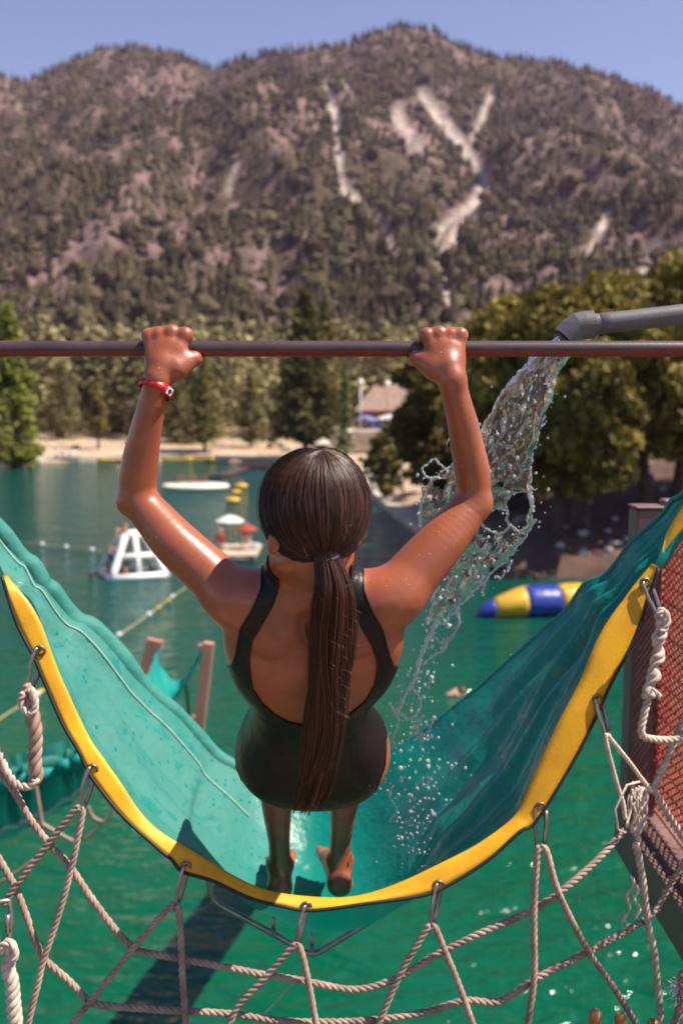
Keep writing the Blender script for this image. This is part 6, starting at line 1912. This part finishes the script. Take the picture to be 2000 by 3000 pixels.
cushion((1396, 1808), (1860, 1790), 52, 'long yellow and blue striped inflatable cushion by the right bank', [(0.0, 0.10, M_BLUEV), (0.10, 0.29, M_YELW), (0.29, 0.50, M_BLUEV), (0.50, 0.70, M_YELW), (0.70, 1.0, M_BLUEV)])
cushion((1452, 1765), (1700, 1750), 26, 'smaller yellow and blue inflatable behind the striped cushion', [(0.0, 0.12, M_BLUEV), (0.12, 0.48, M_YELW), (0.48, 0.75, M_BLUEV), (0.75, 1.0, M_YELW)])

# ---- lodge, lamps and terrace
LY = 150
lb = at(1180, 1252, LY); lodge = thing('lodge', 'brown-roofed lodge beyond the lake between the tall conifer and the right arm', 'building', (lb[0], LY, 3.0))
M_WALL = mat('red_brown_wall', (0.22, 0.07, 0.05), 0.85, var=0.2, vscale=0.8); M_ROOF = mat('brown_shingle', (0.30, 0.20, 0.16), 0.9, var=0.25, vscale=1.5, bump=0.4, bscale=4)
x0, x1 = at(1048, 1250, LY)[0], at(1330, 1250, LY)[0]; zt = at(1100, 1203, LY)[2]; zb_ = 2.0; zp = at(1100, 1128, LY + 4)[2]
MB().box(((x0 + x1) / 2 + 0.3, LY + 4, (zt + zb_) / 2), (x1 - x0 - 0.8, 7.4, zt - zb_), bev=0.03).build('wall', M_WALL, lodge, smooth=False)
e = 0.5
V = [(x0 - e, LY - e, zt), (x1 + e, LY - e, zt), (x1 + e, LY + 8 + e, zt), (x0 - e, LY + 8 + e, zt), (x0 + 2.6, LY + 4, zp), (x1 - 2.6, LY + 4, zp)]
rf = mesh_obj('roof', V, [(0, 1, 5, 4), (1, 2, 5), (2, 3, 4, 5), (3, 0, 4), (3, 2, 1, 0)], M_ROOF, lodge, smooth=False)
MB().box((x0 + 4.0, LY + 4, zp + 0.3), (0.7, 0.7, 1.0), bev=0.02).build('chimney', M_WALL, rf, smooth=False)
for k in range(5):
    wx = x0 + 1.6 + k * 2.5
    wdo = MB().box((wx, LY + 0.27, zt - 1.5), (1.3, 0.10, 1.2), bev=0.01).build('window', mat('white_trim', (0.7, 0.68, 0.62), 0.6, var=0.1, vscale=3), lodge, smooth=False)
    MB().box((wx, LY + 0.215, zt - 1.5), (1.1, 0.02, 1.0)).build('pane', mat('dark_pane', (0.03, 0.035, 0.04), 0.08, var=0.2, vscale=2), wdo, smooth=False)
tz = at(1100, 1262, 142)[2]
ter = MB(); ter.box(((x0 + x1) / 2 - 2, 143, tz - 1.4), (x1 - x0 + 9, 11, 2.8), bev=0.05)
tag(ter.build('terrace', mat('pale_terrace', (0.52, 0.42, 0.34), 0.9, var=0.3, vscale=0.8), None, smooth=False), kind='structure')
for px, py, r, m_, lab in ((1148, 1212, 2.3, M_CANW, 'large white parasol on the lodge terrace'), (1072, 1216, 1.7, M_CANB, 'blue parasol at the left end of the lodge terrace'), (1112, 1236, 1.7, M_CANB, 'blue parasol in front of the large white one'), (990, 1246, 1.6, M_CANW, 'white parasol left of the terrace by the pale rocks'), (1190, 1232, 1.6, M_CANB, 'blue parasol right of the large white one')):
    p = at(px, py, 140)
    parasol((p[0], 140, tz if px > 1020 else tz - 1.5), r, p[2] - (tz if px > 1020 else tz - 1.5), 0.04, m_, lab, drop=0.7)
M_GLOBE = mat('white_globe', (0.88, 0.86, 0.80), 0.25, var=0.03, vscale=4)
for px, py, lab in ((1056, 1120, 'lamp post with white globe left of the lodge'), (1134, 1124, 'lamp post with white globe in front of the lodge roof')):
    p = at(px, py, 138); t = thing('lamp_post', lab, 'lamp', (p[0], 138, tz))
    MB().tube([(p[0], 138, tz), (p[0], 138, p[2] - 0.3)], [0.13, 0.10] if px < 1100 else [0.06, 0.05], 10).build('pole', MATS['white_pole'] if px < 1100 else MATS['brown_painted_steel'], t)
    MB().ball(p, 0.42, 14, 10).build('globe', M_GLOBE, t)
# pale shelter and stones between the conifer and the lodge
M_TENT = mat('pale_canopy', (0.68, 0.62, 0.56), 0.8, var=0.15, vscale=1)
for px, py, wd, lab in ((945, 1300, 2.2, 'pale canopy tent below the tall conifers'), (1010, 1268, 2.2, 'pale canopy tent left of the lodge terrace')):
    p = at(px, py, 132); t = thing('canopy_tent', lab, 'tent', (p[0], 132, p[2] - 2.0))
    z_ = p[2]
    mesh_obj('roof', [(p[0] - wd / 2, 132 - wd / 2, z_), (p[0] + wd / 2, 132 - wd / 2, z_), (p[0] + wd / 2, 132 + wd / 2, z_), (p[0] - wd / 2, 132 + wd / 2, z_), (p[0], 132, z_ + 0.9)], [(0, 1, 4), (1, 2, 4), (2, 3, 4), (3, 0, 4), (3, 2, 1, 0)], M_TENT, t, smooth=False)
    for dx in (-1, 1):
        for dy in (-1, 1):
            MB().tube([(p[0] + dx * wd * .48, 132 + dy * wd * .48, z_ - 3.0), (p[0] + dx * wd * .48, 132 + dy * wd * .48, z_)], 0.05, 6).build('leg', MATS['white_pole'], t)
# yellow canoes drawn up along the far shore
for px, py, rz, lab in ((330, 1350, 0.1, 'yellow canoe moored below the slim young pine'), (520, 1348, 0.15, 'left of two yellow canoes moored below the cedar'), (585, 1347, -0.1, 'right of two yellow canoes moored below the cedar')):
    g = ground(px, py + 3)
    V = []; n = 14
    for i in range(n):
        f = i / (n - 1) * 2 - 1; w_ = 0.42 * (1 - f ** 2) ** 0.6; k_ = 0.25 + 0.22 * f ** 2
        for a in np.linspace(-math.pi, 0, 7):
            x, y, z = f * 2.1, w_ * math.cos(a), k_ + (k_ + 0.1) * math.sin(a)
            V.append((g[0] + x * math.cos(rz) - y * math.sin(rz), g[1] + x * math.sin(rz) + y * math.cos(rz), z + 0.12))
    F = [(i * 7 + k, i * 7 + k + 1, (i + 1) * 7 + k + 1, (i + 1) * 7 + k) for i in range(n - 1) for k in range(6)]
    cn = thing('canoe', lab, 'canoe', g, 'yellow canoes on the far shore')
    ho = mesh_obj('hull', V, F, M_YELV, cn); so_ = ho.modifiers.new('t', 'SOLIDIFY'); so_.thickness = 0.03
    for f in (-0.4, 0.35):
        MB().beam((g[0] + f * 2.1, g[1] - 0.36, 0.36), (g[0] + f * 2.1, g[1] + 0.36, 0.36), 0.22, 0.03).build('seat', M_PLANK, cn, smooth=False)
# fallen stones and leaf litter on the shaded right bank
for i in range(26):
    boulder(land_at(RNG.uniform(1380, 1960), RNG.uniform(52, 62), 0.05), RNG.uniform(0.15, 0.4), 'brown stone on the shaded earth bank under the big trees', 'stones on the right bank')
o = tag(MB().box((at(1790, 1400, 66)[0], 66, 3.4), (5.5, 0.3, 3.2), bev=0.03).build('bank_wall', mat('pale_bank_wall', (0.42, 0.34, 0.29), 0.9, var=0.25, vscale=1.0, bump=0.3, bscale=5), None, smooth=False), 'pale rendered wall behind the dark tree trunks on the bank', 'wall')

# =================================================================== FALLING WATER
def glass_water(name, clear):
    m = bpy.data.materials.new(name); m.use_nodes = True
    b = m.node_tree.nodes['Principled BSDF']
    t = m.node_tree
    b.inputs['Base Color'].default_value = (1, 1, 1, 1); b.inputs['Roughness'].default_value = 0.07
    b.inputs['IOR'].default_value = 1.33; b.inputs['Transmission Weight'].default_value = clear
    tc = t.nodes.new('ShaderNodeTexCoord'); nz = t.nodes.new('ShaderNodeTexNoise'); nz.inputs['Scale'].default_value = 55; nz.inputs['Detail'].default_value = 3; nz.inputs['Distortion'].default_value = 0.6
    t.links.new(tc.outputs['Object'], nz.inputs['Vector'])
    bp = t.nodes.new('ShaderNodeBump'); bp.inputs['Strength'].default_value = 0.5; bp.inputs['Distance'].default_value = 0.006
    t.links.new(nz.outputs['Fac'], bp.inputs['Height']); t.links.new(bp.outputs[0], b.inputs['Normal'])
    return m
M_JET = glass_water('falling_water', 0.97)
M_FOAM = glass_water('aerated_water', 0.72)
jet = thing('falling_water', 'clear sheet of water falling from the grey pipe and breaking into drops', 'water', at(1480, 1400, 2.2))
ROWS = [(985, 1638, 1690), (1010, 1600, 1686), (1045, 1556, 1670), (1100, 1514, 1630), (1160, 1460, 1622), (1230, 1424, 1592), (1290, 1402, 1568), (1340, 1370, 1554), (1380, 1290, 1550), (1430, 1240, 1548), (1480, 1230, 1556), (1530, 1228, 1558), (1580, 1238, 1536), (1630, 1262, 1490), (1680, 1282, 1440), (1730, 1272, 1392), (1780, 1262, 1335), (1830, 1250, 1300)]
RA_ = np.array(ROWS, float)
HOLES = [(1518, 1492, 40, 58), (1450, 1526, 44, 34), (1330, 1610, 22, 36), (1296, 1706, 14, 30)]
NJ, NI = 110, 44
yy_ = np.linspace(985, 1830, NJ)
xl = np.interp(yy_, RA_[:, 0], RA_[:, 1]) + 14 * (fbm(yy_ / 26, yy_ * 0, 201, 3) - 0.5); xr = np.interp(yy_, RA_[:, 0], RA_[:, 2]) + 16 * (fbm(yy_ / 24, yy_ * 0 + 9, 202, 3) - 0.5)
front = np.zeros((NJ, NI, 3)); rear = np.zeros((NJ, NI, 3)); PXg = np.zeros((NJ, NI, 2))
for j in range(NJ):
    f = (yy_[j] - 985) / 845
    for i in range(NI):
        q = i / (NI - 1); x = xl[j] + (xr[j] - xl[j]) * q
        wv = fbm(np.array([x / 22.0]), np.array([yy_[j] / 30.0]), 203, 4)[0] - 0.5
        wv2 = fbm(np.array([x / 17.0]), np.array([yy_[j] / 24.0]), 209, 4)[0] - 0.5
        lens = math.sqrt(max(0.0, 1 - (2 * q - 1) ** 2))
        th = (0.024 * max(0.22, 1 - f * 1.8)) * lens + 0.0022
        Yc = 2.20 + 0.12 * f + 0.012 * math.sin(x / 40.0 + yy_[j] / 55.0)
        amp = 0.026 * (0.5 + 0.5 * lens)
        front[j, i] = at(x, yy_[j], Yc - th + amp * wv); rear[j, i] = at(x, yy_[j], Yc + th + amp * 0.8 * wv2 + 0.004)
        PXg[j, i] = (x, yy_[j])
ii = np.arange(NJ * NI).reshape(NJ, NI)
Fq = np.stack([ii[:-1, :-1], ii[:-1, 1:], ii[1:, 1:], ii[1:, :-1]], -1).reshape(-1, 4)
cpx = PXg.reshape(-1, 2)[Fq].mean(1)
keepf = np.ones(len(Fq), bool)
for hx, hy, rx_, ry_ in HOLES: keepf &= ((cpx[:, 0] - hx) / rx_) ** 2 + ((cpx[:, 1] - hy) / ry_) ** 2 > 1
tear = fbm(cpx[:, 0] / 30, cpx[:, 1] / 38, 205, 3)
keepf &= ~((cpx[:, 1] > 1380) & (tear > 0.66))
Fq = Fq[keepf]
nV = NJ * NI
mesh_obj('water_sheet', np.vstack([front.reshape(-1, 3), rear.reshape(-1, 3)]), np.vstack([Fq, Fq[:, ::-1] + nV]), M_JET, jet)
jr = np.random.default_rng(31)
def bead(path_px, r0, r1, Y, parent, closed=False, amp=0.5):
    n = len(path_px)
    P = np.array([at(x, y, Y) for x, y in path_px])
    r = np.linspace(r0, r1, n) * mpp(1400, 1500, Y) * (1 + amp * np.sin(np.arange(n) * jr.uniform(0.9, 1.6) + jr.uniform(0, 6)) * jr.uniform(0.4, 1, n))
    return MB().tube(P, np.maximum(r, 0.0006), 7, closed=closed).build('water_strand', M_FOAM, parent)
def wiggle(pts, n, a):
    P = resample(np.array(pts, float), n); return P + a * (np.stack([fbm(np.arange(n) / 3.0 + jr.uniform(0, 90), np.zeros(n), 3, 3), fbm(np.arange(n) / 3.0 + jr.uniform(0, 90), np.zeros(n), 4, 3)], 1) - 0.5)
bead(wiggle(list(zip(xr[30:], yy_[30:])), 160, 12), 2.5, 4, 2.26, jet)
bead(wiggle(list(zip(xl[5:52], yy_[5:52])), 120, 9), 2, 2.5, 2.22, jet)
bead(wiggle(list(zip(xl[52:], yy_[52:])), 130, 18), 3.5, 4, 2.27, jet)
for hx, hy, rx_, ry_ in HOLES:
    bead([(hx + rx_ * (1 + 0.16 * math.sin(2 * a + hx) + 0.10 * math.sin(5 * a + hy)) * math.cos(a) + jr.uniform(-2, 2), hy + ry_ * (1 + 0.16 * math.sin(3 * a + hx)) * math.sin(a) + jr.uniform(-2, 2)) for a in np.linspace(0, 2 * math.pi, 64, endpoint=False)], 3.4, 3.4, 2.27, jet, closed=True, amp=0.55)
bead([(1272 + 30 * (1 + 0.25 * math.sin(2 * a + 1)) * math.cos(a) + jr.uniform(-2, 2), 1378 + 26 * (1 + 0.25 * math.sin(3 * a)) * math.sin(a) + jr.uniform(-2, 2)) for a in np.linspace(0, 2 * math.pi, 60, endpoint=False)], 3.2, 3.2, 2.26, jet, closed=True)
for pts, r0, r1 in (([(1290, 1800), (1262, 1850), (1240, 1900), (1222, 1960), (1205, 2010), (1180, 2050), (1162, 2100)], 8, 5),
                    ([(1330, 1770), (1345, 1820), (1320, 1870), (1295, 1905), (1262, 1925), (1236, 1948)], 5, 4),
                    ([(1262, 1850), (1290, 1880), (1325, 1862), (1340, 1825)], 4, 4),
                    ([(1205, 2010), (1230, 2050), (1222, 2090), (1190, 2110), (1170, 2085)], 4, 4),
                    ([(1140, 2060), (1165, 2110), (1150, 2160), (1160, 2195)], 5, 3),
                    ([(1240, 2090), (1222, 2130), (1235, 2175)], 5, 3), ([(1270, 2100), (1255, 2140), (1212, 2170)], 4, 3),
                    ([(1150, 2300), (1140, 2335), (1160, 2370), (1138, 2410)], 4, 3),
                    ([(1340, 1180), (1310, 1300)], 3, 2), ([(1500, 1640), (1470, 1690), (1450, 1690)], 4, 3), ([(1560, 1500), (1552, 1440)], 5, 4), ([(1420, 1700), (1412, 1745)], 4, 3)):
    bead(wiggle(pts, 34, 9), r0, r1, 2.30, jet)
drops = MB()
def drop(x, y, r, Y):
    if y > 2330 and x < 1150: x += 110
    k = mpp(x, y, Y); s = jr.uniform(0.8, 1.3)
    drops.ball(at(x, y, Y), r * k, 8, 6, (1, 1, s))
for _ in range(70):                                       # beside the sheet
    j = int(jr.integers(20, NJ)); sd_ = jr.choice([-1, 1])
    x = (xr[j] if sd_ > 0 else xl[j]) + sd_ * abs(jr.normal()) * 22
    drop(x, yy_[j] + jr.uniform(-10, 10), jr.uniform(1.5, 5), 2.25 + jr.uniform(-.05, .08))
for _ in range(70):                                       # bubbles riding in front of the sheet
    j = int(jr.integers(14, NJ - 8)); q = jr.uniform(0.1, 0.9)
    drop(xl[j] + (xr[j] - xl[j]) * q, yy_[j], jr.uniform(1.6, 5.5), 2.16 + jr.uniform(-.02, .02))
for _ in range(280):                                      # the broken tail
    f = jr.uniform(0, 1) ** 0.8
    cx = np.interp(f, [0, .2, .45, .7, 1], [1300, 1228, 1200, 1165, 1100]); cy = 1800 + f * 745
    drop(cx + jr.normal() * (24 + 50 * f * (1 - 0.45 * f)) + 30 * f * (1 - f), cy + jr.normal() * 24, jr.uniform(1.2, 5.6) * (1 - 0.4 * max(0, f - 0.6) / 0.4) * (1.5 if jr.uniform() < 0.12 else 1), 2.33 + jr.uniform(-.06, .05))
for _ in range(60):                                       # spray thrown right over the sling
    drop(1262 + jr.normal() * 58, 2310 + jr.normal() * 60, jr.uniform(1.4, 6.0), 2.36 + jr.uniform(-.05, .05))
do = drops.build('water_drops', M_FOAM, jet); do['kind'] = 'stuff'
